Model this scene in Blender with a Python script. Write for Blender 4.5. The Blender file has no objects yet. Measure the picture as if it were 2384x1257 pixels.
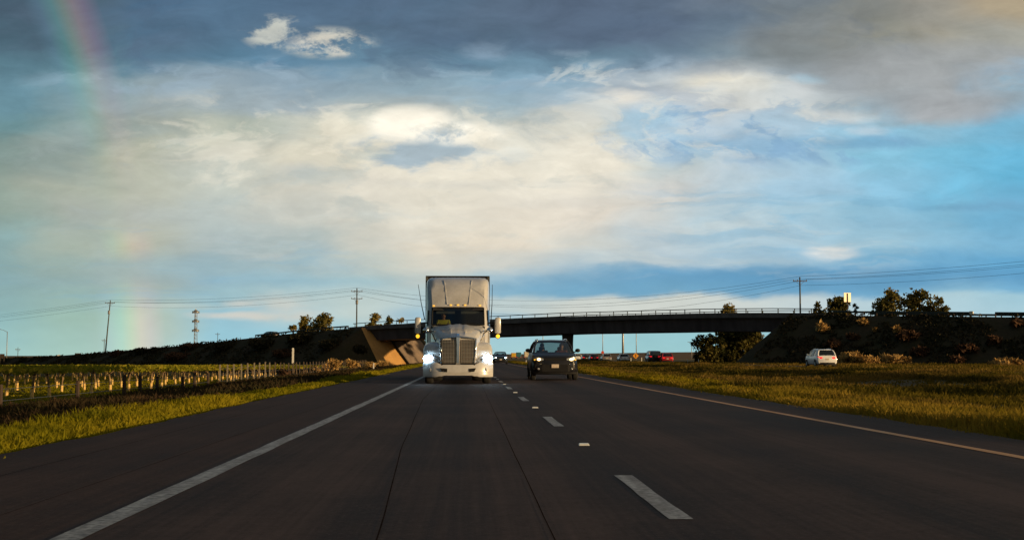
import bpy, bmesh, math, random
import numpy as np
from mathutils import Vector, Matrix, Euler, noise as mn
R = math.radians
random.seed(7); rng = np.random.default_rng(11)
C = bpy.context.scene.collection
SC = bpy.context.scene

# ------------------------------------------------------------------ camera
F_PX, PW, PH = 3000.0, 2384.0, 1257.0            # focal length in photo pixels, photo size
YAW, PITCH, CAM_H = 1.95, 3.84, 1.0
cam_d = bpy.data.cameras.new('camera'); cam = bpy.data.objects.new('camera', cam_d); C.objects.link(cam)
cam_d.sensor_width = 36; cam_d.lens = 36*F_PX/PW; cam_d.clip_start = .1; cam_d.clip_end = 20000
cam.location = (0, 0, CAM_H); cam.rotation_euler = Euler((R(90+PITCH), 0, R(-YAW)))
SC.camera = cam
CM = cam.rotation_euler.to_matrix()
def ray(px, py): return CM @ Vector(((px-PW/2)/F_PX, (PH/2-py)/F_PX, -1))
def at(px, py, Y):
    d = ray(px, py); return Vector((0, 0, CAM_H)) + d*(Y/d.y)

SC.view_settings.view_transform = 'Standard'; SC.view_settings.look = 'None'
SC.view_settings.exposure = 0; SC.view_settings.gamma = 1
SC.render.engine = 'CYCLES'; SC.cycles.max_bounces = 6; SC.cycles.transparent_max_bounces = 16
SC.cycles.use_denoising = True; SC.cycles.sample_clamp_indirect = 4; SC.cycles.caustics_reflective = False

# ------------------------------------------------------------------ sun
SUN_AZ, SUN_EL = 119., 4.0
BOW_AZ, BOW_EL = 124.2, 2.25                      # the rainbow's centre lies opposite this
SDIR = Vector((math.sin(R(SUN_AZ))*math.cos(R(SUN_EL)), math.cos(R(SUN_AZ))*math.cos(R(SUN_EL)), math.sin(R(SUN_EL))))
sl = bpy.data.lights.new('sun', 'SUN'); so = bpy.data.objects.new('sun', sl); C.objects.link(so)
sl.energy = 5.0; sl.angle = R(.5); sl.color = (1, .70, .36)
so.rotation_euler = SDIR.to_track_quat('Z', 'Y').to_euler(); so.location = (60, -40, 40)

def lin(c):
    return tuple(((v/255)/12.92 if v/255 <= .04045 else ((v/255+.055)/1.055)**2.4) for v in c)

# ------------------------------------------------------------------ node helper
class NB:
    def __init__(s, tree): s.t = tree; s.n = tree.nodes; s.l = tree.links
    def new(s, typ, **kw):
        x = s.n.new(typ)
        for k, v in kw.items(): setattr(x, k, v)
        return x
    def put(s, sock, v):
        if hasattr(v, 'is_output') or isinstance(v, bpy.types.NodeSocket): s.l.new(v, sock)
        else: sock.default_value = v
    def m(s, op, a, b=None, c=None, clamp=False):
        x = s.new('ShaderNodeMath', operation=op); x.use_clamp = clamp
        s.put(x.inputs[0], a)
        if b is not None: s.put(x.inputs[1], b)
        if c is not None: s.put(x.inputs[2], c)
        return x.outputs[0]
    def mix(s, f, a, b, bt='MIX'):
        x = s.new('ShaderNodeMix', data_type='RGBA', blend_type=bt)
        s.put(x.inputs[0], f)
        s.put(x.inputs[6], a if not isinstance(a, tuple) else tuple(a)+((1,) if len(a) == 3 else ()))
        s.put(x.inputs[7], b if not isinstance(b, tuple) else tuple(b)+((1,) if len(b) == 3 else ()))
        return x.outputs[2]
    def rng(s, v, a, b, c=0., d=1., smooth=False):
        x = s.new('ShaderNodeMapRange'); x.interpolation_type = 'SMOOTHSTEP' if smooth else 'LINEAR'; x.clamp = True
        s.put(x.inputs[0], v)
        for i, q in enumerate((a, b, c, d)): s.put(x.inputs[1+i], q)
        return x.outputs[0]
    def comb(s, x, y, z=0.):
        k = s.new('ShaderNodeCombineXYZ')
        for i, q in enumerate((x, y, z)): s.put(k.inputs[i], q)
        return k.outputs[0]
    def noise(s, vec, scale, detail=4, rough=.55, dist=0.):
        k = s.new('ShaderNodeTexNoise'); s.l.new(vec, k.inputs['Vector'])
        k.inputs['Scale'].default_value = scale; k.inputs['Detail'].default_value = detail
        k.inputs['Roughness'].default_value = rough; k.inputs['Distortion'].default_value = dist
        return k.outputs['Fac']

# ------------------------------------------------------------------ world: sky texture and a cloud deck
W = bpy.data.worlds.new('World'); SC.world = W; W.cycles.sampling_method = 'MANUAL'; W.cycles.sample_map_resolution = 512; W.use_nodes = True
nt = W.node_tree; nt.nodes.clear(); b = NB(nt)
tc = b.new('ShaderNodeTexCoord'); sep = b.new('ShaderNodeSeparateXYZ'); nt.links.new(tc.outputs['Generated'], sep.inputs[0])
X, Y, Z = sep.outputs
A0 = R(YAW)
fwd = b.m('ADD', b.m('MULTIPLY', X, math.sin(A0)), b.m('MULTIPLY', Y, math.cos(A0)))
rgt = b.m('SUBTRACT', b.m('MULTIPLY', X, math.cos(A0)), b.m('MULTIPLY', Y, math.sin(A0)))
fc = b.m('MAXIMUM', fwd, .3)
U0 = b.m('DIVIDE', rgt, fc); V0 = b.m('DIVIDE', Z, fc)
def uv(px, py):
    d = ray(px, py); f = d.x*math.sin(A0)+d.y*math.cos(A0); r = d.x*math.cos(A0)-d.y*math.sin(A0)
    return r/f, d.z/f
# turbulence of the deck: stretched sideways, calmer towards the horizon
pv = b.comb(b.m('MULTIPLY', U0, 9.), b.m('MULTIPLY', V0, 24.), 3.1)
pv2 = b.comb(b.m('MULTIPLY', U0, 9.), b.m('MULTIPLY', V0, 24.), 17.7)
n1 = b.noise(pv, 1.0, 6, .55, .3); n2 = b.noise(pv2, 1.0, 6, .55, .3)
nf = b.noise(pv, 3.2, 6, .6, .4)
amp = b.rng(V0, .0, .16, .25, 1.)
wu = b.m('MULTIPLY', b.m('SUBTRACT', n1, .5), b.m('MULTIPLY', amp, .13))
wv = b.m('MULTIPLY', b.m('SUBTRACT', n2, .5), b.m('MULTIPLY', amp, .052))
U = b.m('ADD', U0, wu); V = b.m('ADD', V0, wv)
COLX = [0, 170, 340, 510, 680, 850, 1020, 1190, 1360, 1530, 1700, 1870, 2040, 2210, 2384]
GRID = [
 (-60, [(56,78,94),(70,98,114),(72,106,136),(76,114,144),(78,112,140),(78,104,130),(80,108,132),(86,108,130),(88,104,126),(94,112,132),(106,118,132),(118,128,134),(140,138,124),(164,157,140),(176,160,132)]),
 (0,   [(60,84,98),(74,102,116),(74,110,140),(79,120,150),(80,115,145),(80,108,135),(83,112,136),(90,112,134),(90,107,131),(98,115,136),(110,123,137),(120,130,136),(140,139,126),(162,156,140),(174,160,134)]),
 (80,  [(70,96,110),(82,112,124),(79,116,143),(82,124,154),(102,140,166),(90,121,145),(84,112,137),(87,114,136),(90,109,132),(95,112,134),(114,134,149),(120,128,128),(146,144,128),(158,154,140),(164,164,154)]),
 (135, [(84,116,130),(96,130,142),(88,124,147),(88,126,150),(98,135,160),(102,136,158),(100,132,153),(108,140,160),(102,132,150),(106,128,146),(122,143,156),(122,134,138),(134,139,134),(146,150,144),(160,165,164)]),
 (190, [(105,142,157),(125,155,164),(146,164,171),(142,162,174),(140,162,176),(142,163,174),(140,165,178),(135,168,188),(138,168,186),(165,178,188),(185,190,190),(152,170,182),(148,158,160),(156,162,163),(135,178,205)]),
 (240, [(105,142,155),(128,154,160),(155,168,170),(155,170,176),(160,174,180),(165,177,178),(160,176,182),(150,174,186),(160,180,192),(182,191,198),(192,197,198),(165,184,198),(154,178,190),(160,166,168),(128,180,210)]),
 (290, [(106,140,145),(130,152,152),(160,168,160),(172,180,168),(188,192,182),(206,206,192),(190,193,186),(170,182,182),(194,196,188),(184,198,207),(190,201,207),(170,196,212),(142,192,216),(138,184,206),(118,178,206)]),
 (360, [(124,145,140),(142,157,151),(176,179,162),(188,192,182),(216,211,192),(228,222,202),(228,222,206),(220,218,206),(232,226,210),(194,207,208),(170,195,213),(160,194,212),(136,192,216),(120,186,214),(106,180,213)]),
 (430, [(140,158,148),(166,173,159),(186,189,174),(187,193,184),(207,204,190),(222,216,200),(230,224,207),(230,224,208),(224,218,204),(210,209,203),(184,203,212),(162,197,217),(140,193,219),(118,186,216),(100,176,209)]),
 (500, [(144,162,151),(166,173,163),(179,186,179),(183,193,189),(197,199,190),(214,210,196),(222,216,200),(226,218,202),(222,214,200),(203,206,202),(181,202,211),(167,198,213),(146,191,213),(130,183,209),(112,173,205)]),
 (570, [(140,170,170),(165,178,166),(178,182,167),(166,182,183),(175,188,186),(201,201,190),(223,213,194),(224,214,196),(207,207,198),(183,198,204),(177,199,209),(169,197,211),(155,193,211),(140,187,211),(122,177,207)]),
 (615, [(136,166,167),(152,173,167),(160,178,176),(150,177,185),(164,186,190),(195,199,188),(210,206,192),(203,204,196),(184,198,202),(172,192,202),(158,189,207),(150,186,207),(120,174,205),(112,169,203),(100,163,201)]),
 (650, [(136,168,172),(146,172,171),(160,176,173),(146,178,190),(150,184,196),(164,192,198),(190,199,194),(165,192,202),(140,178,198),(122,169,198),(108,161,195),(98,155,192),(96,155,192),(100,160,198),(95,158,198)]),
 (678, [(139,171,172),(149,177,172),(164,179,172),(154,187,195),(168,194,198),(178,198,198),(180,200,202),(136,176,196),(122,167,192),(118,166,193),(116,166,195),(108,162,195),(112,166,198),(140,186,208),(118,174,206)]),
 (698, [(140,174,175),(151,180,173),(168,184,175),(154,188,197),(174,197,199),(186,202,199),(178,200,204),(186,201,201),(200,206,200),(202,207,200),(200,208,204),(192,206,208),(180,204,212),(172,202,212),(160,198,212)]),
 (735, [(141,179,181),(155,186,174),(175,193,181),(150,191,205),(176,201,205),(190,205,201),(168,197,208),(191,206,205),(204,208,201),(204,208,201),(200,208,204),(190,207,210),(180,205,212),(173,203,213),(166,200,212)]),
 (785, [(150,190,190),(160,193,183),(176,196,186),(150,196,210),(151,196,210),(156,199,210),(160,199,210),(160,200,208),(155,198,204),(151,196,202),(151,197,205),(151,197,207),(153,198,210),(153,198,211),(150,195,211)]),
 (832, [(158,197,194),(164,198,188),(178,199,188),(156,199,210),(156,199,210),(160,201,210),(164,202,210),(164,203,207),(158,200,203),(154,198,202),(153,198,204),(153,198,206),(155,199,209),(155,199,210),(152,196,210)]),
]
ul, ur = uv(0, 628)[0]-.02, uv(2384, 628)[0]+.02
def ramp(cols):
    k = b.new('ShaderNodeValToRGB'); k.color_ramp.interpolation = 'EASE'; e = k.color_ramp.elements
    while len(e) < len(cols): e.new(.5)
    for i, c in enumerate(cols):
        e[i].position = (uv(COLX[i], 628)[0]-ul)/(ur-ul); e[i].color = (*lin(c), 1)
    return k
tU = b.m('DIVIDE', b.m('SUBTRACT', U, ul), ur-ul, clamp=True)
rows = []
for y, cols in GRID:
    k = ramp(cols); nt.links.new(tU, k.inputs[0]); rows.append((uv(1192, y)[1], k.outputs[0]))
sky = rows[-1][1]
for i in range(len(rows)-2, -1, -1):
    f = b.rng(V, rows[i+1][0], rows[i][0], 0., 1., True)
    sky = b.mix(f, sky, rows[i][1])
# distinct cloudlets and openings: centre px, radii px, colour, weight, softness, raggedness
BL = [
 (995,352,148,40,(166,184,194),.95,.4,1.1),(1190,355,34,16,(186,200,204),.7,.5,.6),(1285,425,45,10,(205,208,203),.5,.7,.6),
 (940,288,66,24,(255,249,232),.7,.8,1.3),

 (1700,198,105,20,(236,231,214),.85,.7,.7),(1455,234,56,21,(234,228,214),.8,.6,.7),(1530,185,70,18,(196,204,206),.6,.8,.7),
 (1865,208,32,24,(196,204,210),.7,.7,.8),(1885,186,32,9,(146,204,232),.7,.8,.7),
 (2050,252,62,22,(146,203,230),.8,.7,.7),(2256,214,22,28,(132,192,226),.9,.9,.6),(2360,214,40,34,(124,188,216),.6,.8,1.),
 (2200,246,150,30,(160,165,170),.85,.7,.6),(1950,262,80,14,(208,210,206),.7,.7,.7),(2020,300,40,12,(192,204,212),.6,.8,.7),
 (2010,330,140,15,(116,164,194),.8,.8,.6),(1780,342,140,26,(136,176,204),.8,.8,.8),(1640,352,60,20,(136,176,202),.6,.8,.9),
 (1510,290,80,40,(160,196,216),.7,.9,1.1),(1560,330,40,30,(158,190,212),.6,.9,1.),
 (1932,590,52,15,(212,216,214),.85,.8,.5),(1720,612,140,10,(172,194,204),.5,.9,.5),
 (560,738,95,8,(216,208,194),.75,.9,.6),(668,712,52,26,(206,203,192),.6,.9,.8),(560,708,34,8,(210,203,190),.6,.9,.6),
 (400,716,130,7,(188,200,192),.55,.9,.5),(700,738,40,12,(208,204,192),.6,.9,.6),(2300,482,130,9,(112,162,192),.7,.9,.6),
 (2080,520,90,10,(140,182,205),.5,.9,.7),(1130,116,44,20,(140,164,184),.7,.8,1.),(1380,148,60,13,(146,180,202),.5,.9,.8),
 (475,306,46,36,(200,203,186),.6,.9,.7),(690,402,44,15,(190,196,192),.6,.9,.7),(760,300,60,30,(226,220,198),.6,.9,.9),
 (1400,470,200,13,(206,202,192),.5,.9,.6),(1030,430,150,10,(210,208,198),.45,.9,.6),(620,598,50,8,(196,200,194),.5,.9,.6),
 (1850,652,560,26,(98,152,188),.72,.6,.35),(1420,668,230,15,(112,164,194),.6,.7,.4),(1932,588,46,14,(218,220,216),.8,.7,.5),
 (1280,630,70,9,(190,202,204),.5,.9,.5),(1420,640,150,15,(112,164,196),.35,.9,.5),(990,735,70,14,(152,186,204),.5,.9,.5),(1180,735,60,10,(150,186,205),.6,.9,.4),
]
UF = b.m('ADD', U0, b.m('MULTIPLY', b.m('SUBTRACT', n1, .5), .035)); VF = b.m('ADD', V0, b.m('MULTIPLY', b.m('SUBTRACT', n2, .5), .014))
nfc = b.m('SUBTRACT', nf, .5)
for (px, py, rx, ry, col, wgt, soft, rag) in BL:
    cu, cv = uv(px, py)
    du = b.m('MULTIPLY', b.m('SUBTRACT', UF, cu), F_PX/rx); dv = b.m('MULTIPLY', b.m('SUBTRACT', VF, cv), F_PX/ry)
    d = b.m('SQRT', b.m('ADD', b.m('MULTIPLY', du, du), b.m('MULTIPLY', dv, dv)))
    d = b.m('ADD', d, b.m('MULTIPLY', nfc, rag*2.4))
    f = b.rng(d, 1+soft, 1-soft, 0., wgt, True)
    sky = b.mix(f, sky, lin(col))
# broken cloud inside the deck: cream tufts and slate scraps where the deck is thin
def region(cx, cy, rx, ry):
    cu, cv = uv(cx, cy); du = b.m('MULTIPLY', b.m('SUBTRACT', U0, cu), F_PX/rx); dv = b.m('MULTIPLY', b.m('SUBTRACT', V0, cv), F_PX/ry)
    return b.rng(b.m('ADD', b.m('MULTIPLY', du, du), b.m('MULTIPLY', dv, dv)), 1., .15, 0., 1., True)
def layer(seed, su, sv, regs, lo, hi, col, wgt, rough=.6, raw=False):
    global sky
    n_ = b.noise(b.comb(b.m('MULTIPLY', U0 if raw else U, su), b.m('MULTIPLY', V0 if raw else V, sv), seed), 1., 7, rough, .15)
    r_ = None
    for g_ in regs:
        k_ = b.m('MULTIPLY', region(*g_[:4]), g_[4]); r_ = k_ if r_ is None else b.m('MAXIMUM', r_, k_)
    f_ = b.m('MULTIPLY', b.rng(n_, lo, hi, 0., wgt, True), r_); sky = b.mix(f_, sky, lin(col))
layer(41.3, 6, 13, [(1000, 20, 1500, 130, .9), (250, 60, 500, 110, .9)], .34, .58, (86, 102, 121), .62)
layer(44.9, 7, 16, [(2020, 110, 420, 130, .9)], .36, .58, (134, 138, 138), .65)
layer(47.1, 30, 55, [(640, 76, 95, 50, 1.), (760, 100, 140, 45, 1.)], .40, .56, (200, 202, 192), .9, .62, True)
layer(48.6, 34, 60, [(770, 104, 120, 34, 1.)], .42, .56, (222, 216, 200), .8, .62, True)
layer(49.7, 24, 44, [(955, 290, 135, 55, 1.), (1080, 312, 130, 36, .9)], .34, .50, (255, 248, 230), .95, .62, True)
layer(51.3, 10, 20, [(2180, 190, 380, 120, 1.)], .36, .56, (160, 164, 166), .75)
layer(2.2, 12, 24, [(900, 130, 900, 90, .8), (1750, 90, 500, 90, .6), (250, 90, 380, 90, .7)], .50, .66, (84, 103, 126), .55)
layer(8.4, 15, 28, [(1000, 170, 700, 60, .8), (400, 190, 400, 50, .7), (1300, 150, 400, 40, .7)], .50, .62, (156, 178, 194), .60)
layer(5.7, 18, 33, [(1640, 270, 420, 130, 1.), (1500, 180, 320, 50, .7)], .49, .60, (214, 216, 210), .75)
layer(12.9, 18, 34, [(1640, 300, 430, 110, .9), (1900, 340, 260, 60, .8)], .52, .62, (128, 166, 198), .75)
layer(19.3, 12, 23, [(900, 360, 700, 190, .9), (600, 300, 400, 110, .8)], .50, .62, (240, 232, 212), .55)
layer(23.1, 12, 26, [(900, 440, 800, 190, .8), (300, 420, 400, 170, .6)], .53, .66, (172, 184, 182), .55)
layer(31.5, 7, 60, [(1900, 500, 600, 150, .8), (400, 620, 600, 130, .6)], .52, .66, (118, 172, 202), .45)
layer(37.2, 8, 60, [(1700, 560, 600, 120, .8), (900, 560, 600, 130, .5)], .52, .66, (206, 212, 208), .45)
# fine modelling of the deck
det = b.noise(pv, 2.2, 8, .62, .5); det2 = b.noise(b.comb(b.m('MULTIPLY', U, 42.), b.m('MULTIPLY', V, 90.), 1.), 1., 6, .6, .4)
dd = b.m('ADD', b.m('MULTIPLY', b.m('SUBTRACT', det, .5), .60), b.m('MULTIPLY', b.m('SUBTRACT', det2, .5), .22))
gain = b.m('ADD', 1.035, b.m('MULTIPLY', dd, amp))
vm = b.new('ShaderNodeVectorMath', operation='SCALE'); nt.links.new(sky, vm.inputs[0]); nt.links.new(gain, vm.inputs['Scale'])
sky = vm.outputs[0]
# rainbow: 40..42.5 degrees round the point opposite the sun
dp = b.new('ShaderNodeVectorMath', operation='DOT_PRODUCT'); nt.links.new(tc.outputs['Generated'], dp.inputs[0]); dp.inputs[1].default_value = (-math.sin(R(BOW_AZ))*math.cos(R(BOW_EL)), -math.cos(R(BOW_AZ))*math.cos(R(BOW_EL)), -math.sin(R(BOW_EL)))
ang = b.m('MULTIPLY', b.m('ARCCOSINE', dp.outputs['Value']), 180/math.pi)
rb = b.new('ShaderNodeValToRGB'); e = rb.color_ramp.elements
stops = [(0,(0,0,0)),(.18,(.02,.05,.07)),(.36,(.03,.12,.07)),(.5,(.12,.12,.02)),(.64,(.19,.07,.03)),(.78,(.125,.02,.035)),(1,(0,0,0))]
while len(e) < len(stops): e.new(.5)
for i, (p, c) in enumerate(stops): e[i].position = p; e[i].color = (*c, 1)
nt.links.new(b.rng(ang, 40.0, 42.85), rb.inputs[0])
va = lambda px, py: uv(px, py)[1]
i_top = b.rng(V0, va(300, 330), va(150, 100), .25, .62); i_low = b.rng(V0, va(300, 640), va(300, 750), 0., .9)
mid = b.m('MULTIPLY', b.rng(V0, va(300, 615), va(300, 570), 0., .5), b.rng(V0, va(300, 525), va(300, 570), 0., 1.))
inten = b.m('ADD', b.m('ADD', b.m('MULTIPLY', i_top, b.rng(V0, va(300, 440), va(300, 300), .3, 1.)), i_low), mid)
inten = b.m('MULTIPLY', inten, b.rng(X, .2, 0., 0., 1.))
vm2 = b.new('ShaderNodeVectorMath', operation='SCALE'); nt.links.new(rb.outputs[0], vm2.inputs[0]); nt.links.new(inten, vm2.inputs['Scale'])
sky = b.mix(1., sky, vm2.outputs[0], 'ADD')
bg_c = b.new('ShaderNodeBackground'); nt.links.new(sky, bg_c.inputs[0]); bg_c.inputs[1].default_value = 1.0
ns = b.new('ShaderNodeTexSky', sky_type='NISHITA'); ns.sun_disc = False; ns.sun_elevation = R(SUN_EL); ns.sun_rotation = R(SUN_AZ)
bg_n = b.new('ShaderNodeBackground'); nt.links.new(ns.outputs[0], bg_n.inputs[0]); bg_n.inputs[1].default_value = .1
ms = b.new('ShaderNodeMixShader'); nt.links.new(b.rng(fwd, .05, .55, .35, 1., True), ms.inputs[0])
nt.links.new(bg_n.outputs[0], ms.inputs[1]); nt.links.new(bg_c.outputs[0], ms.inputs[2])
wo = b.new('ShaderNodeOutputWorld'); nt.links.new(ms.outputs[0], wo.inputs[0])

# ------------------------------------------------------------------ materials
def mat(name, base, rough=.6, metal=0., var=None, bump=None, coat=0., emit=None, spec=None, stretch=None, fine=None):
    """var=(scale, second colour, contrast); bump=(scale, strength); emit=(colour, strength)"""
    m = bpy.data.materials.new(name); m.use_nodes = True; nb = NB(m.node_tree)
    p = m.node_tree.nodes['Principled BSDF']
    p.inputs['Base Color'].default_value = (*base, 1); p.inputs['Roughness'].default_value = rough; p.inputs['Metallic'].default_value = metal
    if coat: p.inputs['Coat Weight'].default_value = coat; p.inputs['Coat Roughness'].default_value = .06
    if spec is not None: p.inputs['Specular IOR Level'].default_value = spec
    t = nb.new('ShaderNodeTexCoord'); vec = t.outputs['Object']
    if stretch:
        mp = nb.new('ShaderNodeMapping'); nb.l.new(vec, mp.inputs[0]); mp.inputs['Scale'].default_value = stretch; vec = mp.outputs[0]
    if var:
        f = nb.noise(vec, var[0], 5, .6); f = nb.rng(f, .5-.5/var[2], .5+.5/var[2], 0., 1., True)
        col = nb.mix(f, base, var[1])
        if fine:
            f2 = nb.noise(t.outputs['Object'], fine[0], 3, .6); f2 = nb.rng(f2, .3, .7)
            col = nb.mix(nb.m('MULTIPLY', f2, fine[2]), col, fine[1])
        nb.l.new(col, p.inputs['Base Color'])
        r2 = nb.rng(f, 0., 1., rough*.92, min(1., rough*1.1)); nb.l.new(r2, p.inputs['Roughness'])
    if bump:
        bn = nb.new('ShaderNodeBump'); bn.inputs['Strength'].default_value = bump[1]; bn.inputs['Distance'].default_value = .02
        nb.l.new(nb.noise(t.outputs['Object'], bump[0], 4, .6), bn.inputs['Height']); nb.l.new(bn.outputs[0], p.inputs['Normal'])
    if emit:
        p.inputs['Emission Color'].default_value = (*emit[0], 1); p.inputs['Emission Strength'].default_value = emit[1]
    return m
def leafmat(name, c1, c2, c3, scale=1.5, trans=.25, big=.12, st=None):
    m = bpy.data.materials.new(name); m.use_nodes = True; nb = NB(m.node_tree); m.node_tree.nodes.clear()
    g = nb.new('ShaderNodeNewGeometry')
    pos = g.outputs['Position']
    if st: mp = nb.new('ShaderNodeMapping'); mp.inputs['Scale'].default_value = st; nb.l.new(pos, mp.inputs[0]); pos = mp.outputs[0]
    f1 = nb.rng(nb.noise(pos, scale, 3, .6), .32, .68, 0., 1., True)
    f2 = nb.rng(nb.noise(pos, big, 4, .65), .42, .62, 0., 1., True)
    col = nb.mix(f2, nb.mix(f1, c1, c2), c3)
    d = nb.new('ShaderNodeBsdfDiffuse'); tr = nb.new('ShaderNodeBsdfTranslucent'); mx = nb.new('ShaderNodeMixShader')
    nb.l.new(col, d.inputs[0]); nb.l.new(col, tr.inputs[0]); mx.inputs[0].default_value = trans
    nb.l.new(d.outputs[0], mx.inputs[1]); nb.l.new(tr.outputs[0], mx.inputs[2])
    o = nb.new('ShaderNodeOutputMaterial'); nb.l.new(mx.outputs[0], o.inputs[0]); return m
def glassmat(name, tint, refl=.12, rough=.03):
    m = bpy.data.materials.new(name); m.use_nodes = True; nb = NB(m.node_tree); m.node_tree.nodes.clear()
    tr = nb.new('ShaderNodeBsdfTransparent'); tr.inputs[0].default_value = (*tint, 1)
    gl = nb.new('ShaderNodeBsdfGlossy'); gl.inputs['Roughness'].default_value = rough; gl.inputs[0].default_value = (.9, .95, 1, 1)
    fr = nb.new('ShaderNodeFresnel'); fr.inputs[0].default_value = 1.45
    mx = nb.new('ShaderNodeMixShader'); nb.l.new(nb.m('ADD', nb.m('MULTIPLY', fr.outputs[0], .8), refl, clamp=True), mx.inputs[0])
    nb.l.new(tr.outputs[0], mx.inputs[1]); nb.l.new(gl.outputs[0], mx.inputs[2])
    o = nb.new('ShaderNodeOutputMaterial'); nb.l.new(mx.outputs[0], o.inputs[0]); return m

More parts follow.
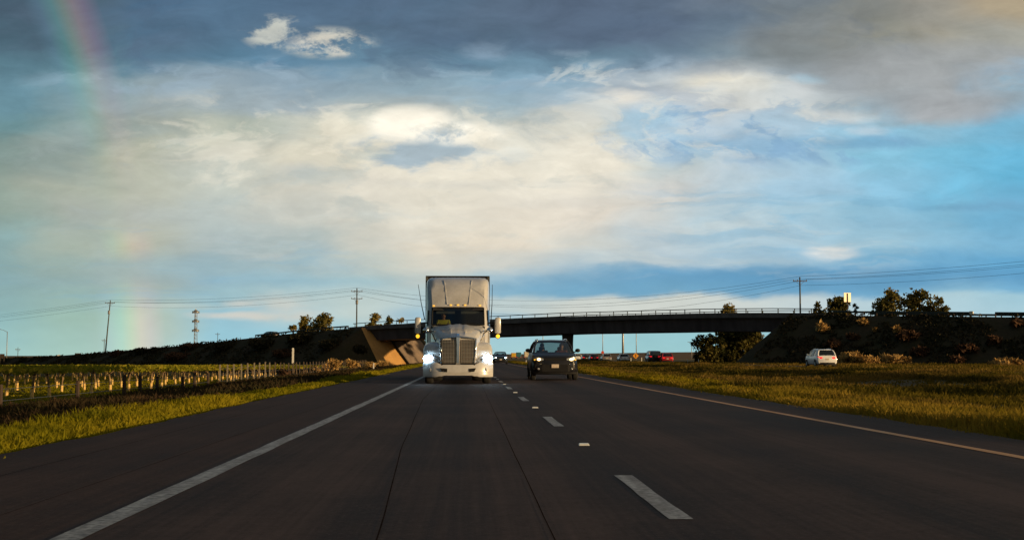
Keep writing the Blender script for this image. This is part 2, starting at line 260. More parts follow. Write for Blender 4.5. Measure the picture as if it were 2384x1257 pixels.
M = dict(
 white=mat('truck_white_paint', (.55, .55, .565), .28, 0, (1.6, (.38, .375, .37), 1.6), None, .5, fine=(9, (.30, .28, .26), .22)),
 whitesuv=mat('white_paint', (.74, .75, .77), .3, 0, (4, (.68, .69, .71), 1.2), None, .5),
 charcoal=mat('charcoal_paint', (.007, .0075, .011), .35, 0., (6, (.012, .012, .015), 1.2), None, .12, spec=.25),
 navy=mat('blue_black_paint', (.012, .022, .035), .3, .3, (6, (.018, .03, .045), 1.2), None, .7),
 blackp=mat('black_paint', (.010, .010, .012), .35, .2, (6, (.016, .016, .018), 1.2), None, .5),
 redp=mat('red_paint', (.36, .012, .014), .35, .1, (6, (.30, .01, .012), 1.2), None, .5),
 silver=mat('silver_paint', (.30, .31, .33), .35, .4, (6, (.26, .27, .29), 1.2), None, .4),
 maroon=mat('dark_red_paint', (.09, .012, .016), .35, .2, (6, (.07, .01, .014), 1.2), None, .5),
 chrome=mat('chrome', (.72, .73, .75), .12, 1.), steel=mat('galvanised_steel', (.36, .36, .35), .5, .6, (5, (.26, .25, .24), 1.4)),
 mesh=mat('grille_mesh', (.26, .215, .17), .45, .4, (60, (.12, .10, .08), 3.)),
 black=mat('black_plastic', (.007, .007, .008), .6, 0, (20, (.012, .012, .013), 1.4), spec=.2),
 dark=mat('dark_interior', (.012, .012, .014), .8, 0, (8, (.02, .02, .022), 1.4)),
 tyre=mat('tyre_rubber', (.012, .012, .013), .85, 0, (30, (.02, .019, .018), 1.5), (60, .4)),
 rim=mat('wheel_alloy', (.35, .35, .36), .35, .9, (12, (.28, .28, .29), 1.3)),
 glass=glassmat('tinted_glass', (.50, .55, .55), .03), glassd=glassmat('privacy_glass', (.05, .06, .065), .05),
 glasst=glassmat('truck_windshield_glass', (.40, .44, .43), .02),
 plate=mat('licence_plate', (.55, .48, .40), .5, 0, (14, (.42, .32, .28), 1.6)),
 head_w=mat('headlight_white', (.9, .95, 1.), .1, 0, emit=((.55, .82, 1.), 60.)),
 head_y=mat('headlight_warm', (1., .9, .7), .1, 0, emit=((1., .70, .28), 7.)),
 amber=mat('amber_lamp', (.9, .45, .03), .3, 0, emit=((1., .5, .04), 1.1)),
 ambers=mat('amber_signal', (.9, .5, .02), .3, 0, emit=((1., .52, .03), 1.5)),
 tail=mat('tail_lamp_red', (.5, .01, .01), .2, 0, emit=((1., .015, .025), .9)),
 tail_near=mat('tail_lamp_bright', (.5, .01, .01), .2, 0, emit=((1., .01, .02), 1.6)), taild=mat('tail_lamp_unlit', (.30, .01, .012), .2, 0, (30, (.2, .01, .01), 1.2)),
 lens=mat('clear_lens', (.5, .52, .55), .1, .4, (25, (.2, .2, .22), 1.5)),
 skin=mat('skin', (.36, .19, .12), .6, 0, (20, (.30, .15, .10), 1.3)), hair=mat('hair', (.02, .014, .01), .7, 0, (40, (.035, .022, .014), 1.4)),
 vest=mat('yellow_vest', (.75, .70, .03), .7, 0, (9, (.42, .36, .02), 1.4)), shirt=mat('dark_shirt', (.02, .025, .03), .8, 0, (9, (.03, .035, .04), 1.4)),
 rshirt=mat('red_brown_shirt', (.20, .04, .03), .8, 0, (9, (.14, .03, .025), 1.4)), jeans=mat('jeans', (.03, .04, .07), .8, 0, (20, (.04, .05, .08), 1.4)),
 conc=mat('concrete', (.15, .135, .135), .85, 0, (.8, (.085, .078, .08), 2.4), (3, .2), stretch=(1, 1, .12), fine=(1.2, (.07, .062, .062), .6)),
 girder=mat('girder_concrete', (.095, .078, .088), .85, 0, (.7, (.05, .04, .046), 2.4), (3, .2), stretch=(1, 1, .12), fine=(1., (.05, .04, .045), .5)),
 railm=mat('rail_green_grey', (.03, .045, .035), .6, .2, (2, (.045, .05, .04), 1.4)),
 wood=mat('weathered_wood', (.11, .075, .05), .85, 0, (4, (.06, .045, .032), 1.6), (12, .4)),
 woodd=mat('dark_post_wood', (.035, .022, .016), .9, 0, (6, (.05, .03, .02), 1.5), (12, .4)),
 poleg=mat('treated_pole_wood', (.075, .075, .05), .85, 0, (2, (.05, .05, .035), 1.5), (10, .4)),
 tpost=mat('pale_steel_post', (.28, .24, .17), .6, .2, (6, (.20, .15, .10), 1.5)),
 wpost=mat('white_marker_plastic', (.72, .70, .66), .5, 0, (10, (.6, .57, .5), 1.4)),
 wire=mat('wire_dark', (.05, .06, .07), .6, .3, (2, (.06, .07, .08), 1.2)),
 ceram=mat('insulator_ceramic', (.25, .22, .2), .3, 0, (8, (.3, .27, .25), 1.2)),
 signw=mat('sign_back_aluminium', (.78, .72, .58), .45, .15, (2, (.68, .60, .46), 1.4)),
 orange=mat('warning_sign_yellow', (.78, .33, .02), .4, 0, (6, (.70, .28, .02), 1.3)), signk=mat('sign_black', (.015, .012, .01), .6, 0, (8, (.02, .016, .012), 1.2)),
 reds=mat('red_sign', (.62, .09, .05), .4, 0, (6, (.52, .07, .04), 1.3)),
 yellowbox=mat('yellow_box', (.62, .38, .03), .5, 0, (2, (.54, .32, .03), 1.3)), tealbox=mat('teal_box', (.02, .14, .18), .5, 0, (2, (.03, .11, .15), 1.3)),
 creambox=mat('cream_box', (.62, .54, .40), .5, 0, (2, (.54, .46, .34), 1.3)), trailer=mat('trailer_dark', (.045, .048, .045), .6, 0, (1.5, (.06, .06, .058), 1.4)), greybox=mat('trailer_grey', (.20, .20, .20), .5, .1, (1.5, (.15, .15, .15), 1.4)),
 bark=mat('bark', (.055, .04, .028), .95, 0, (6, (.03, .022, .016), 1.5), (14, .6)),
 vbark=mat('vine_bark', (.26, .17, .08), .9, 0, (10, (.10, .065, .035), 1.5)),
 guard=mat('trunk_guard', (.70, .47, .15), .6, 0, (6, (.55, .34, .10), 1.4)),
 paving=mat('slope_paving', (.62, .34, .10), .9, 0, (.5, (.46, .24, .07), 2.), (2, .4), fine=(2.5, (.30, .17, .07), .4)),
 dirt=mat('slope_dirt', (.25, .18, .13), .95, 0, (.7, (.13, .10, .08), 2.2), (3, .5)),
 wpaint=mat('road_paint_white', (.46, .45, .43), .6, 0, (1.2, (.22, .21, .20), 2.4), stretch=(7, .8, 1), fine=(16, (.05, .045, .042), .95)),
 ypaint=mat('road_paint_yellow', (.66, .29, .035), .6, 0, (1.2, (.48, .20, .03), 1.8), stretch=(4, .4, 1), fine=(22, (.16, .08, .03), .45)),
 seam=mat('joint_sealant', (.014, .010, .009), 1., 0, (3, (.035, .025, .023), 1.5), spec=0.),
 reflect=mat('marker_reflector', (.75, .74, .70), .25, .1, (20, (.6, .6, .55), 1.2)),
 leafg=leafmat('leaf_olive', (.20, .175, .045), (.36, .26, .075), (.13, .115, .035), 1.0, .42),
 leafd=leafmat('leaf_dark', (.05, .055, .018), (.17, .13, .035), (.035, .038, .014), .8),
 dry=leafmat('dry_brush', (.40, .25, .09), (.24, .14, .05), (.50, .32, .12), 1.4, .2, .4),
 rust=leafmat('rusty_brush', (.075, .040, .026), (.13, .075, .045), (.045, .028, .020), 1.4, .2, .4),
 dkbrush=leafmat('dark_brush', (.040, .036, .020), (.062, .048, .030), (.026, .027, .015), 1.1, .15, .3),
 vine=leafmat('vine_leaf', (.25, .24, .018), (.14, .15, .014), (.30, .24, .025), 1.6, .4, .2),
 grassL=leafmat('verge_grass', (.24, .21, .010), (.12, .125, .010), (.29, .235, .015), .5, .45, .30, (1., .45, 1.)),
 grassM=leafmat('median_grass', (.115, .088, .012), (.05, .045, .010), (.20, .125, .03), .35, .4, .16, (.35, .6, 1.)),
 grassE=leafmat('median_edge_grass', (.24, .185, .012), (.10, .095, .010), (.30, .20, .03), .3, .45, .25, (.7, .5, 1.)),
 scrub=leafmat('dark_scrub', (.045, .032, .018), (.028, .030, .012), (.065, .040, .022), .8, .2, .3),
)
# asphalt: wheel tracks and patches run along the road
def asphalt(name, base):
    m = bpy.data.materials.new(name); m.use_nodes = True; nb = NB(m.node_tree); p = m.node_tree.nodes['Principled BSDF']
    t = nb.new('ShaderNodeTexCoord'); s = nb.new('ShaderNodeSeparateXYZ'); nb.l.new(t.outputs['Object'], s.inputs[0])
    x, y = s.outputs[0], s.outputs[1]
    st = nb.noise(nb.comb(nb.m('MULTIPLY', x, 2.2), nb.m('MULTIPLY', y, .03)), 1., 5, .6)
    st2 = nb.noise(nb.comb(nb.m('MULTIPLY', x, 16.), nb.m('MULTIPLY', y, .16), 4.), 1., 5, .65)
    big = nb.noise(t.outputs['Object'], .35, 5, .6); mid = nb.noise(t.outputs['Object'], 7., 4, .65); gr = nb.noise(t.outputs['Object'], 26, 6, .8)
    # polished wheel tracks and the oil-darkened middle of each lane (two lanes, 3.6 m each)
    ph = nb.m('MULTIPLY', nb.m('ADD', x, .45), 2*math.pi/1.78)
    trk = nb.m('MULTIPLY', nb.m('COSINE', ph), .5)
    trk = nb.m('MULTIPLY', trk, nb.rng(x, -2.3, -1.9, 0., 1.))
    sh = nb.rng(x, -2.32, -2.40, 0., 1.)
    f = nb.m('ADD', nb.m('MULTIPLY', nb.m('SUBTRACT', st, .5), 1.5), nb.m('MULTIPLY', nb.m('SUBTRACT', big, .5), 1.6))
    f = nb.m('ADD', f, nb.m('MULTIPLY', nb.m('SUBTRACT', st2, .5), 1.3)); f = nb.m('ADD', f, nb.m('MULTIPLY', nb.m('SUBTRACT', mid, .5), .9))
    f = nb.m('ADD', f, nb.m('MULTIPLY', trk, -.5)); f = nb.m('ADD', f, .5, clamp=True)
    col = nb.mix(f, tuple(v*.42 for v in base), tuple(v*1.6 for v in base))
    col = nb.mix(nb.m('MULTIPLY', sh, .55), col, nb.mix(f, (base[0]*.62, base[1]*.52, base[2]*.46), (base[0]*1.35, base[1]*1.12, base[2]*1.)))
    col = nb.mix(nb.rng(gr, .55, .72, 0., .6), col, tuple(v*3. for v in base))
    col = nb.mix(nb.rng(gr, .45, .30, 0., .6), col, tuple(v*.2 for v in base))
    nb.l.new(col, p.inputs['Base Color']); nb.l.new(nb.rng(f, 0, 1, .68, .88), p.inputs['Roughness'])
    p.inputs['Specular IOR Level'].default_value = .035
    bn = nb.new('ShaderNodeBump'); bn.inputs['Strength'].default_value = .6; bn.inputs['Distance'].default_value = .006
    nb.l.new(gr, bn.inputs['Height']); nb.l.new(bn.outputs[0], p.inputs['Normal']); return m
M['asphalt'] = asphalt('asphalt', (.052, .0395, .0385))
def groundmat():
    m = bpy.data.materials.new('field_soil'); m.use_nodes = True; nb = NB(m.node_tree); p = m.node_tree.nodes['Principled BSDF']
    t = nb.new('ShaderNodeTexCoord'); s = nb.new('ShaderNodeSeparateXYZ'); nb.l.new(t.outputs['Object'], s.inputs[0])
    n = nb.noise(t.outputs['Object'], .16, 6, .65); k = nb.noise(t.outputs['Object'], 1.3, 5, .65)
    soil = nb.mix(nb.rng(k, .35, .65), (.035, .027, .014), (.075, .055, .022))
    green = nb.mix(nb.rng(k, .35, .65), (.040, .042, .010), (.085, .078, .016))
    gold = nb.mix(nb.rng(k, .35, .65), (.15, .10, .03), (.21, .14, .045))
    c = nb.mix(nb.rng(n, .42, .58), soil, green)
    turf = nb.mix(nb.rng(k, .35, .65), (.050, .044, .012), (.11, .085, .018))
    xn = nb.m('ADD', s.outputs[0], nb.m('MULTIPLY', nb.m('SUBTRACT', k, .5), 1.6))
    c = nb.mix(nb.m('MULTIPLY', nb.rng(xn, -6.9, -6.1), nb.rng(xn, 23.5, 22.5)), c, nb.mix(nb.rng(n, .40, .56), soil, turf))
    c = nb.mix(nb.rng(s.outputs[0], -17., -20., 0., .9), c, nb.mix(nb.rng(n, .40, .56), green, turf))       # mown grass between the vines
    c = nb.mix(nb.rng(s.outputs[1], 330., 480.), c, gold)                 # stubble fields beyond
    nb.l.new(c, p.inputs['Base Color']); p.inputs['Roughness'].default_value = .95; p.inputs['Specular IOR Level'].default_value = .1
    bn = nb.new('ShaderNodeBump'); bn.inputs['Strength'].default_value = .8; bn.inputs['Distance'].default_value = .08
    nb.l.new(k, bn.inputs['Height']); nb.l.new(bn.outputs[0], p.inputs['Normal']); return m
M['ground'] = groundmat()
M['bank'] = mat('bank_scrub_soil', (.040, .038, .020), .95, 0, (.25, (.058, .044, .030), 2.), (2, .8), spec=.05, fine=(1.6, (.022, .021, .012), .6))
M['hill'] = mat('stubble_hill', (.21, .125, .05), .95, 0, (.02, (.15, .085, .035), 2.), None, spec=.1, fine=(.3, (.11, .065, .03), .5), stretch=(.4, 2., 1))

# ------------------------------------------------------------------ mesh helpers
def tag(o, label=None, cat=None, group=None, kind=None):
    if label: o['label'] = label
    if cat: o['category'] = cat
    if group: o['group'] = group
    if kind: o['kind'] = kind
    return o
def thing(name, label, cat, loc=(0, 0, 0), rz=0., group=None):
    o = bpy.data.objects.new(name, None); C.objects.link(o); o.location = loc; o.rotation_euler = (0, 0, rz)
    o.empty_display_size = .3; return tag(o, label, cat, group)
class MB:
    def __init__(s): s.v = []; s.f = []
    def add(s, vs, fs):
        k = len(s.v); s.v += [tuple(q) for q in vs]; s.f += [tuple(i+k for i in f) for f in fs]; return s
    def box(s, c, d, rot=None):
        x, y, z = (q/2 for q in d)
        vs = [Vector((a*x, bb*y, cc*z)) for a in (-1, 1) for bb in (-1, 1) for cc in (-1, 1)]
        if rot is not None: vs = [rot @ q for q in vs]
        vs = [q+Vector(c) for q in vs]
        return s.add(vs, [(0,1,3,2),(4,6,7,5),(0,4,5,1),(2,3,7,6),(0,2,6,4),(1,5,7,3)])
    def tube(s, pts, rad, n=8, caps=True):
        pts = [Vector(p) for p in pts]; rr = rad if isinstance(rad, (list, tuple)) else [rad]*len(pts); rings = []
        for i, p in enumerate(pts):
            d = (pts[min(i+1, len(pts)-1)]-pts[max(i-1, 0)]).normalized()
            a = d.cross(Vector((0, 0, 1)) if abs(d.z) < .9 else Vector((1, 0, 0))).normalized(); c = d.cross(a)
            rings.append([p+(a*math.cos(2*math.pi*k/n)+c*math.sin(2*math.pi*k/n))*rr[i] for k in range(n)])
        return s.loft(rings, caps=caps)
    def loft(s, rings, caps=True, closed=True, skip=None):
        n = len(rings[0]); vs = [q for r in rings for q in r]; fs = []
        for i in range(len(rings)-1):
            for j in range(n if closed else n-1):
                if skip and skip(i, j): continue
                fs.append((i*n+j, i*n+(j+1) % n, (i+1)*n+(j+1) % n, (i+1)*n+j))
        if caps: fs.append(tuple(range(n-1, -1, -1))); fs.append(tuple((len(rings)-1)*n+j for j in range(n)))
        return s.add(vs, fs)
    def poly(s, pts): return s.add(pts, [tuple(range(len(pts)))])
    def slab(s, pts, nrm, t):
        nrm = Vector(nrm).normalized()*t; n = len(pts); vs = [Vector(p) for p in pts]+[Vector(p)-nrm for p in pts]
        return s.add(vs, [tuple(range(n)), tuple(range(2*n-1, n-1, -1))]+[(j, n+j, n+(j+1) % n, (j+1) % n) for j in range(n)])
    def ball(s, c, r, nu=12, nv=8):
        r = r if isinstance(r, (tuple, list)) else (r, r, r); rings = []
        for i in range(nv+1):
            a = math.pi*i/nv; a = min(max(a, .03), math.pi-.03)
            rings.append([Vector(c)+Vector((r[0]*math.sin(a)*math.cos(2*math.pi*j/nu), r[1]*math.sin(a)*math.sin(2*math.pi*j/nu), r[2]*math.cos(a))) for j in range(nu)])
        return s.loft(rings)
    def lathe(s, prof, axis_c, n=20, axis='x'):
        rings = []
        for (r, h) in prof:
            ring = []
            for k in range(n):
                a = 2*math.pi*k/n; p = (h, r*math.cos(a), r*math.sin(a)) if axis == 'x' else (r*math.cos(a), r*math.sin(a), h)
                ring.append(Vector(axis_c)+Vector(p))
            rings.append(ring)
        return s.loft(rings, caps=False)
    def build(s, name, m, parent=None, smooth=False, bevel=0., label=None, sub=0):
        me = bpy.data.meshes.new(name); me.from_pydata([tuple(v) for v in s.v], [], s.f)
        bm = bmesh.new(); bm.from_mesh(me); bmesh.ops.recalc_face_normals(bm, faces=bm.faces); bm.to_mesh(me); bm.free()
        me.materials.append(m); o = bpy.data.objects.new(name, me); C.objects.link(o)
        if parent is not None: o.parent = parent
        if bevel:
            k = o.modifiers.new('bevel', 'BEVEL'); k.width = bevel; k.segments = 2; k.limit_method = 'ANGLE'; k.angle_limit = R(35)
        if sub: k = o.modifiers.new('sub', 'SUBSURF'); k.levels = k.render_levels = sub
        if smooth:
            me.polygons.foreach_set('use_smooth', [True]*len(me.polygons))
            if smooth == 'auto':
                try: me.set_sharp_from_angle(angle=R(40))
                except Exception: pass
        if label: o['label'] = label
        return o
def mesh_np(name, V, Fc, m, parent=None):
    me = bpy.data.meshes.new(name); me.vertices.add(len(V)); me.vertices.foreach_set('co', V.astype(np.float32).ravel())
    n, k = Fc.shape; me.loops.add(n*k); me.loops.foreach_set('vertex_index', Fc.astype(np.int32).ravel())
    me.polygons.add(n); me.polygons.foreach_set('loop_start', np.arange(n, dtype=np.int32)*k)
    me.update(calc_edges=True); me.validate(); me.materials.append(m)
    o = bpy.data.objects.new(name, me); C.objects.link(o)
    if parent is not None: o.parent = parent
    return o
def dup_tree(root, loc, rz, label=None, group=None):
    r = root.copy(); C.objects.link(r); r.location = loc; r.rotation_euler = (0, 0, rz)
    if label: r['label'] = label
    if group: r['group'] = group
    for ch in list(root.children):
        c = ch.copy(); C.objects.link(c); c.parent = r
        for g in list(ch.children):
            d = g.copy(); C.objects.link(d); d.parent = c
    return r
def interp(x, tab):
    xs = [a for a, _ in tab]; return float(np.interp(x, xs, [q for _, q in tab]))

# ------------------------------------------------------------------ ground
GP = [(-4000,-1.4),(-24,-1.35),(-19,-1.25),(-15,-.85),(-10,-.45),(-8,-.22),(-5.2,-.05),(-4.6,-.05),(6.6,-.05),(7.2,-.03),(10,-.08),(15,-.22),(19,.02),(22.4,.14),(23.5,-.05),(36.5,-.05),(40,-.10),(60,-.10),(4000,-.10)]
def gz(x, y=0):
    z = interp(x, GP)
    if x < -17: z -= min(1., (-x-17)/4)*(.0063*(min(max(y, 45), 235)-82)-max(0, min(1, (y-235)/150))*.9)*max(0, min(1, (-x > 0)))
    if not (-5.2 < x < 7.0 or 22.6 < x < 37):
        z += .10*mn.noise((x*.16, y*.05, 2.))+.05*mn.noise((x*.6, y*.25, 5.))
    return z
xs = sorted(set([-4000,-2000,-1000,-500,-300,-200,-150,-120]+list(np.arange(-100,-28,6.))+list(np.arange(-28,60,.9))+[-4.6,6.6,23,36.5]+list(np.arange(60,130,8.))+[150,200,300,500,1000,2000,4000]))
ys = [-120,-60,-30,-15]+list(np.arange(-8,60,1.5))+list(np.arange(60,150,3.))+list(np.arange(150,400,10.))+[420,460,520,600,700,900,1200,1800,2600,4000,6000,9000]
Vg = np.array([(x, y, gz(x, y)) for y in ys for x in xs]); nx = len(xs)
Fg = np.array([(j*nx+i, j*nx+i+1, (j+1)*nx+i+1, (j+1)*nx+i) for j in range(len(ys)-1) for i in range(nx-1)])
g = mesh_np('ground', Vg, Fg, M['ground']); g['kind'] = 'structure'
g.data.polygons.foreach_set('use_smooth', [True]*len(g.data.polygons))

def strip(name, x0, x1, y0, y1, z, m, jit=0., step=1.2, kind='structure'):
    yy = list(np.arange(y0, min(y1, 160), step))+list(np.arange(160, y1, 30.))+[y1] if y1-y0 > 20 else list(np.linspace(y0, y1, 14))
    mb = MB(); vs = []
    for y in yy:
        a = jit*mn.noise((y*.7, 3.3, x0)) + jit*.6*mn.noise((y*2.3, 1.3, x0)); c = jit*mn.noise((y*.7, 8.3, x1)) + jit*.6*mn.noise((y*2.3, 6.3, x1))
        vs += [(x0+a, y, z), (x1+c, y, z)]
    mb.add(vs, [(2*i, 2*i+1, 2*i+3, 2*i+2) for i in range(len(yy)-1)])
    o = mb.build(name, m); o['kind'] = kind; return o
LX, DX, YX = -2.2, 1.31, 5.5
strip('road', -4.75, 6.7, -40, 1500, 0., M['asphalt'], .13, .35)
strip('opposite_road', 23.6, 36.2, -60, 1500, -.012, M['asphalt'], .06)
strip('edge_line_white', LX-.085, LX+.085, -40, 900, .004, M['wpaint'], .012, .5)
strip('edge_line_yellow', YX-.07, YX+.07, -40, 900, .004, M['ypaint'], .012, .5)
strip('opposite_edge_line', 25.0, 25.14, -40, 900, -.008, M['ypaint'], .006)
strip('opposite_edge_line_outer', 34.2, 34.36, -40, 900, -.008, M['wpaint'], .006)
# lane dashes and raised markers, spaced from the nearest dash
DASH0, DSTEP, DLEN = 7.98, 10.6, 2.95
for k in range(-1, 26):
    y = DASH0+k*DSTEP; o = strip('lane_dash', DX-.075, DX+.075, y, y+DLEN, .004, M['wpaint'], .012)
for k in range(0, 20):
    y = 20+k*12.2; strip('opposite_lane_dash', 29.6, 29.74, y, y+3, -.008, M['wpaint'])
rm_lab = ['raised white marker nearest the camera between two lane dashes', 'raised white marker beyond the second lane dash', 'raised white marker beyond the third lane dash', 'small raised marker beyond the fourth lane dash', 'farthest raised marker in the lane dashes beside the truck']
for k in range(5):
    y = DASH0+DLEN+k*DSTEP+3.7; mb = MB()
    mb.loft([[(-.055, -.05, 0), (.055, -.05, 0), (.05, .05, 0), (-.05, .05, 0)], [(-.045, -.028, .02), (.045, -.028, .02), (.045, .028, .02), (-.045, .028, .02)]])
    o = mb.build('pavement_marker', M['reflect'], bevel=.004); o.location = (DX, y, .001); o.scale = (1.15, 1.3, 1.2)
    tag(o, rm_lab[k], 'road marker', 'raised markers between the lane dashes')
# joints and cracks in the paving
def seam(pts, w):
    mb = MB(); vs = []
    for i, (x, y) in enumerate(pts):
        ww = w*(.7+.6*abs(mn.noise((y*1.1, x, 9.)))); vs += [(x-ww, y, .003), (x+ww, y, .003)]
    mb.add(vs, [(2*i, 2*i+1, 2*i+3, 2*i+2) for i in range(len(pts)-1)]); o = mb.build('road_joint', M['seam']); o['kind'] = 'structure'
yy = list(np.arange(4, 90, .7))
seam([(.48+.004*mn.noise((y*2.1, 6, 0))+.006*mn.noise((y*.2, 0, 0)), y) for y in yy], .0045)
seam([(interp(y, [(4, -.42), (8, -.52), (14, -.72), (30, -1.05), (90, -1.15)])+.008*mn.noise((y*.3, 4, 0)), y) for y in yy], .006)
seam([(-3.92+.02*mn.noise((y*.3, 7, 0)), y) for y in yy], .005)
seam([(-2.95+.03*mn.noise((y*.12, 2, 0)), y) for y in yy], .004)

# far stubble ridge beyond the bridge
hv = []; hx = list(np.arange(-900, 1300, 25.)); hy = [560, 640, 720, 800, 900, 1050, 1300]
for j, y in enumerate(hy):
    for x in hx:
        top = interp(x/900*3000+1090, [(-2000, 1.2), (0, 1.5), (400, 1.6), (900, 1.9), (1250, 3.0), (1450, 3.5), (1650, 4.4), (2400, 4.6), (5000, 3)])
        top += .35*mn.noise((x*.008, 0, 1.))
        hv.append((x, y, -1.5+(top+1.5)*math.sin(min(1, j/4)*math.pi/2)))
nh = len(hx)
hm = MB().add(hv, [(j*nh+i, j*nh+i+1, (j+1)*nh+i+1, (j+1)*nh+i) for j in range(len(hy)-1) for i in range(nh-1)]).build('hill', M['hill'], smooth=True); hm['kind'] = 'structure'

# ------------------------------------------------------------------ overpass: axis frame (s along the bridge, t away from the camera)
AX = Vector((.777, -.6295, 0)); TN = Vector((.6295, .777, 0)); P0 = Vector((16, 229, 0))
ZT = [(-220,-1.2),(-160,.0),(-124,.7),(-105,1.3),(-88,2.2),(-59,4.1),(-45,5.4),(-30,6.6),(-16,7.3),(8.6,7.85),(16,8.05),(39,8.12),(48,7.95),(60,7.5),(77,6.9),(110,5.8),(160,4.),(260,.5)]
def q(x): return (x-16)/.777                      # lateral position -> s
def ZP(s): return interp(16+.777*s, ZT)
def ST(s, t, z): p = P0+AX*s+TN*t; return Vector((p.x, p.y, z))
BZ = -2.6
def bank(name, s_top, s_end, sgn):
    """embankment: crest 13 m wide, 1:1.9 side slopes, end slope rounded at the corner"""
    mb = MB(); ss = list(np.arange(s_top, s_end, sgn*4.)); prof = [-1., -.82, -.64, -.46, -.28, -.12, 0.]
    rings = []
    def dz(p): return .22*mn.noise((p.x*.16, p.y*.16, 3.))+.14*mn.noise((p.x*.5, p.y*.5, 7.))
    def ring(s, sh=0., hfac=1.):
        H = max(-1.3, ZP(s)-.35); W = 1.9*(H-BZ); r = []
        for f in prof: r.append((s, -1.2+W*f, BZ+(H-BZ)*(1+f)))
        for f in prof[::-1]: r.append((s, 13.2-W*f, BZ+(H-BZ)*(1+f)))
        out = []
        for (a, t, z) in r:
            p = ST(a, t, z); p.z += dz(p) if z < H-.05 else .3*dz(p); out.append(p)
        return out
    for s in ss: rings.append(ring(s))
    mb.loft(rings, caps=False, closed=False)
    # rounded corner cones and straight end slope
    H = ZP(s_top)-.35; hh = H-BZ; run = .85*hh; W = 1.9*hh; nA = 9
    wrap = MB()
    for (tc0, a0, a1, dst) in ((-1.2, -90, -14, mb), (-1.2, -14, 0, wrap), (13.2, 90, 0, mb)):
        rs = []
        for i in range(nA):
            a = R(a0+(a1-a0)*i/(nA-1)); r = []
            for f in prof:
                rad = W if abs(math.sin(a)) > .999 else 1/math.sqrt((math.sin(a)/W)**2+(math.cos(a)/run)**2)
                p = ST(s_top-sgn*rad*-f*math.cos(a), tc0+rad*-f*math.sin(a), BZ+hh*(1+f))
                if f < -.05 and dst is mb: p.z += dz(p)
                r.append(p)
            rs.append(r)
        dst.loft(rs, caps=False, closed=False)
    o = mb.build(name, M['bank'], smooth=True); o['kind'] = 'structure'
    # end slope under the deck
    mb = wrap; rs = []
    for i in range(9):
        t = -1.2+14.4*i/8; rs.append([ST(s_top-sgn*run*-f, t, BZ+hh*(1+f)+(.05*mn.noise((t*.8, f*6, 1.)))) for f in prof])
    mb.loft(rs, caps=False, closed=False)
    return mb, run, hh
SL, SR = q(-20.5), q(51.)
mbL, runL, hhL = bank('embankment_left', SL, q(-215), -1)
o = mbL.build('slope_paving', M['paving'], smooth=True); o['kind'] = 'structure'
mbR, runR, hhR = bank('embankment_right', SR, q(250), 1)
o = mbR.build('slope_paving_right', M['paving'], smooth=True); o['kind'] = 'structure'
# dirt washed over the far half of the left end slope, and a drain gutter
mb = MB(); rs = []
for i in range(10):
    t = 5.2+8.6*i/9; rs.append([ST(SL+runL*u+.4, t+1.3*(u-.5)+.5*mn.noise((u*4, t, 4.)), BZ+hhL*(1-u)+.16+.28*abs(mn.noise((u*5, t*.7, 2.)))) for u in np.linspace(.12, 1.05, 9)])
mb.loft(rs, caps=False, closed=False); o = mb.build('slope_dirt', M['dirt'], smooth=True); o['kind'] = 'structure'
mb = MB(); mb.tube([ST(SL+runL*u+.35, 4.4+1.6*u, BZ+hhL*(1-u)+.16) for u in (.18, .5, .8, 1.)], .17, 6)
tag(mb.build('drain_pipe', M['black']), 'dark drain pipe running down the sunlit slope under the bridge', 'drain pipe')

br = thing('overpass_bridge', 'dark concrete overpass bridge with a tube rail crossing the highway', 'bridge')
S0, S1 = q(-24.), q(55.); sv = np.linspace(S0, S1, 28)
mb = MB(); mb.loft([[ST(s, -.0, ZP(s)), ST(s, .25, ZP(s)), ST(s, .25, ZP(s)-.75), ST(s, 11.75, ZP(s)-.75), ST(s, 11.75, ZP(s)), ST(s, 12., ZP(s)), ST(s, 12., ZP(s)-.95), ST(s, 0, ZP(s)-.8)] for s in sv]); mb.build('deck', M['conc'], br)
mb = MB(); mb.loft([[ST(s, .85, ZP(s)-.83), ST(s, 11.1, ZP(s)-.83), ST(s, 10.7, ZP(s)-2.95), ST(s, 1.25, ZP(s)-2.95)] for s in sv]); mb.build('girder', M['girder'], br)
def rail_line(t, part, parent):
    mb = MB(); mb.tube([ST(s, t, ZP(s)+.66) for s in np.linspace(S0+1, S1-1, 40)], .075, 6)
    mb.build(part, M['railm'], parent)
rail_line(.12, 'rail', br); rail_line(11.88, 'rail', br)
s = S0+1.5
while s < S1-1:
    for t in (.12, 11.88): MB().box(ST(s, t, ZP(s)+.30), (.13, .13, .62)).build('rail_post', M['railm'], br)
    s += 2.8
pc = ST(q(14.4), 6., 0); mb = MB()
mb.loft([[Vector((pc.x+dx*wx, pc.y+dy*.8, z)) for dx, dy in ((-1, -.5), (-.7, -1), (.7, -1), (1, -.5), (1, .5), (.7, 1), (-.7, 1), (-1, .5))] for z, wx in ((-1., .96), (3.4, .96), (4.4, 1.0), (ZP(q(14.4))-2.9, 1.05))])
mb.build('pier', M['conc'], br, bevel=.04)
for (sa, sg) in ((SL, -1), (SR, 1)):
    mb = MB(); mb.loft([[ST(sa+sg*.8, t, ZP(sa)-.85), ST(sa+sg*2.2, t, ZP(sa)-.85), ST(sa+sg*2.2, t, ZP(sa)-4.), ST(sa+sg*.8, t, ZP(sa)-4.)] for t in (.4, 11.6)]); mb.build('abutment', M['conc'], br)

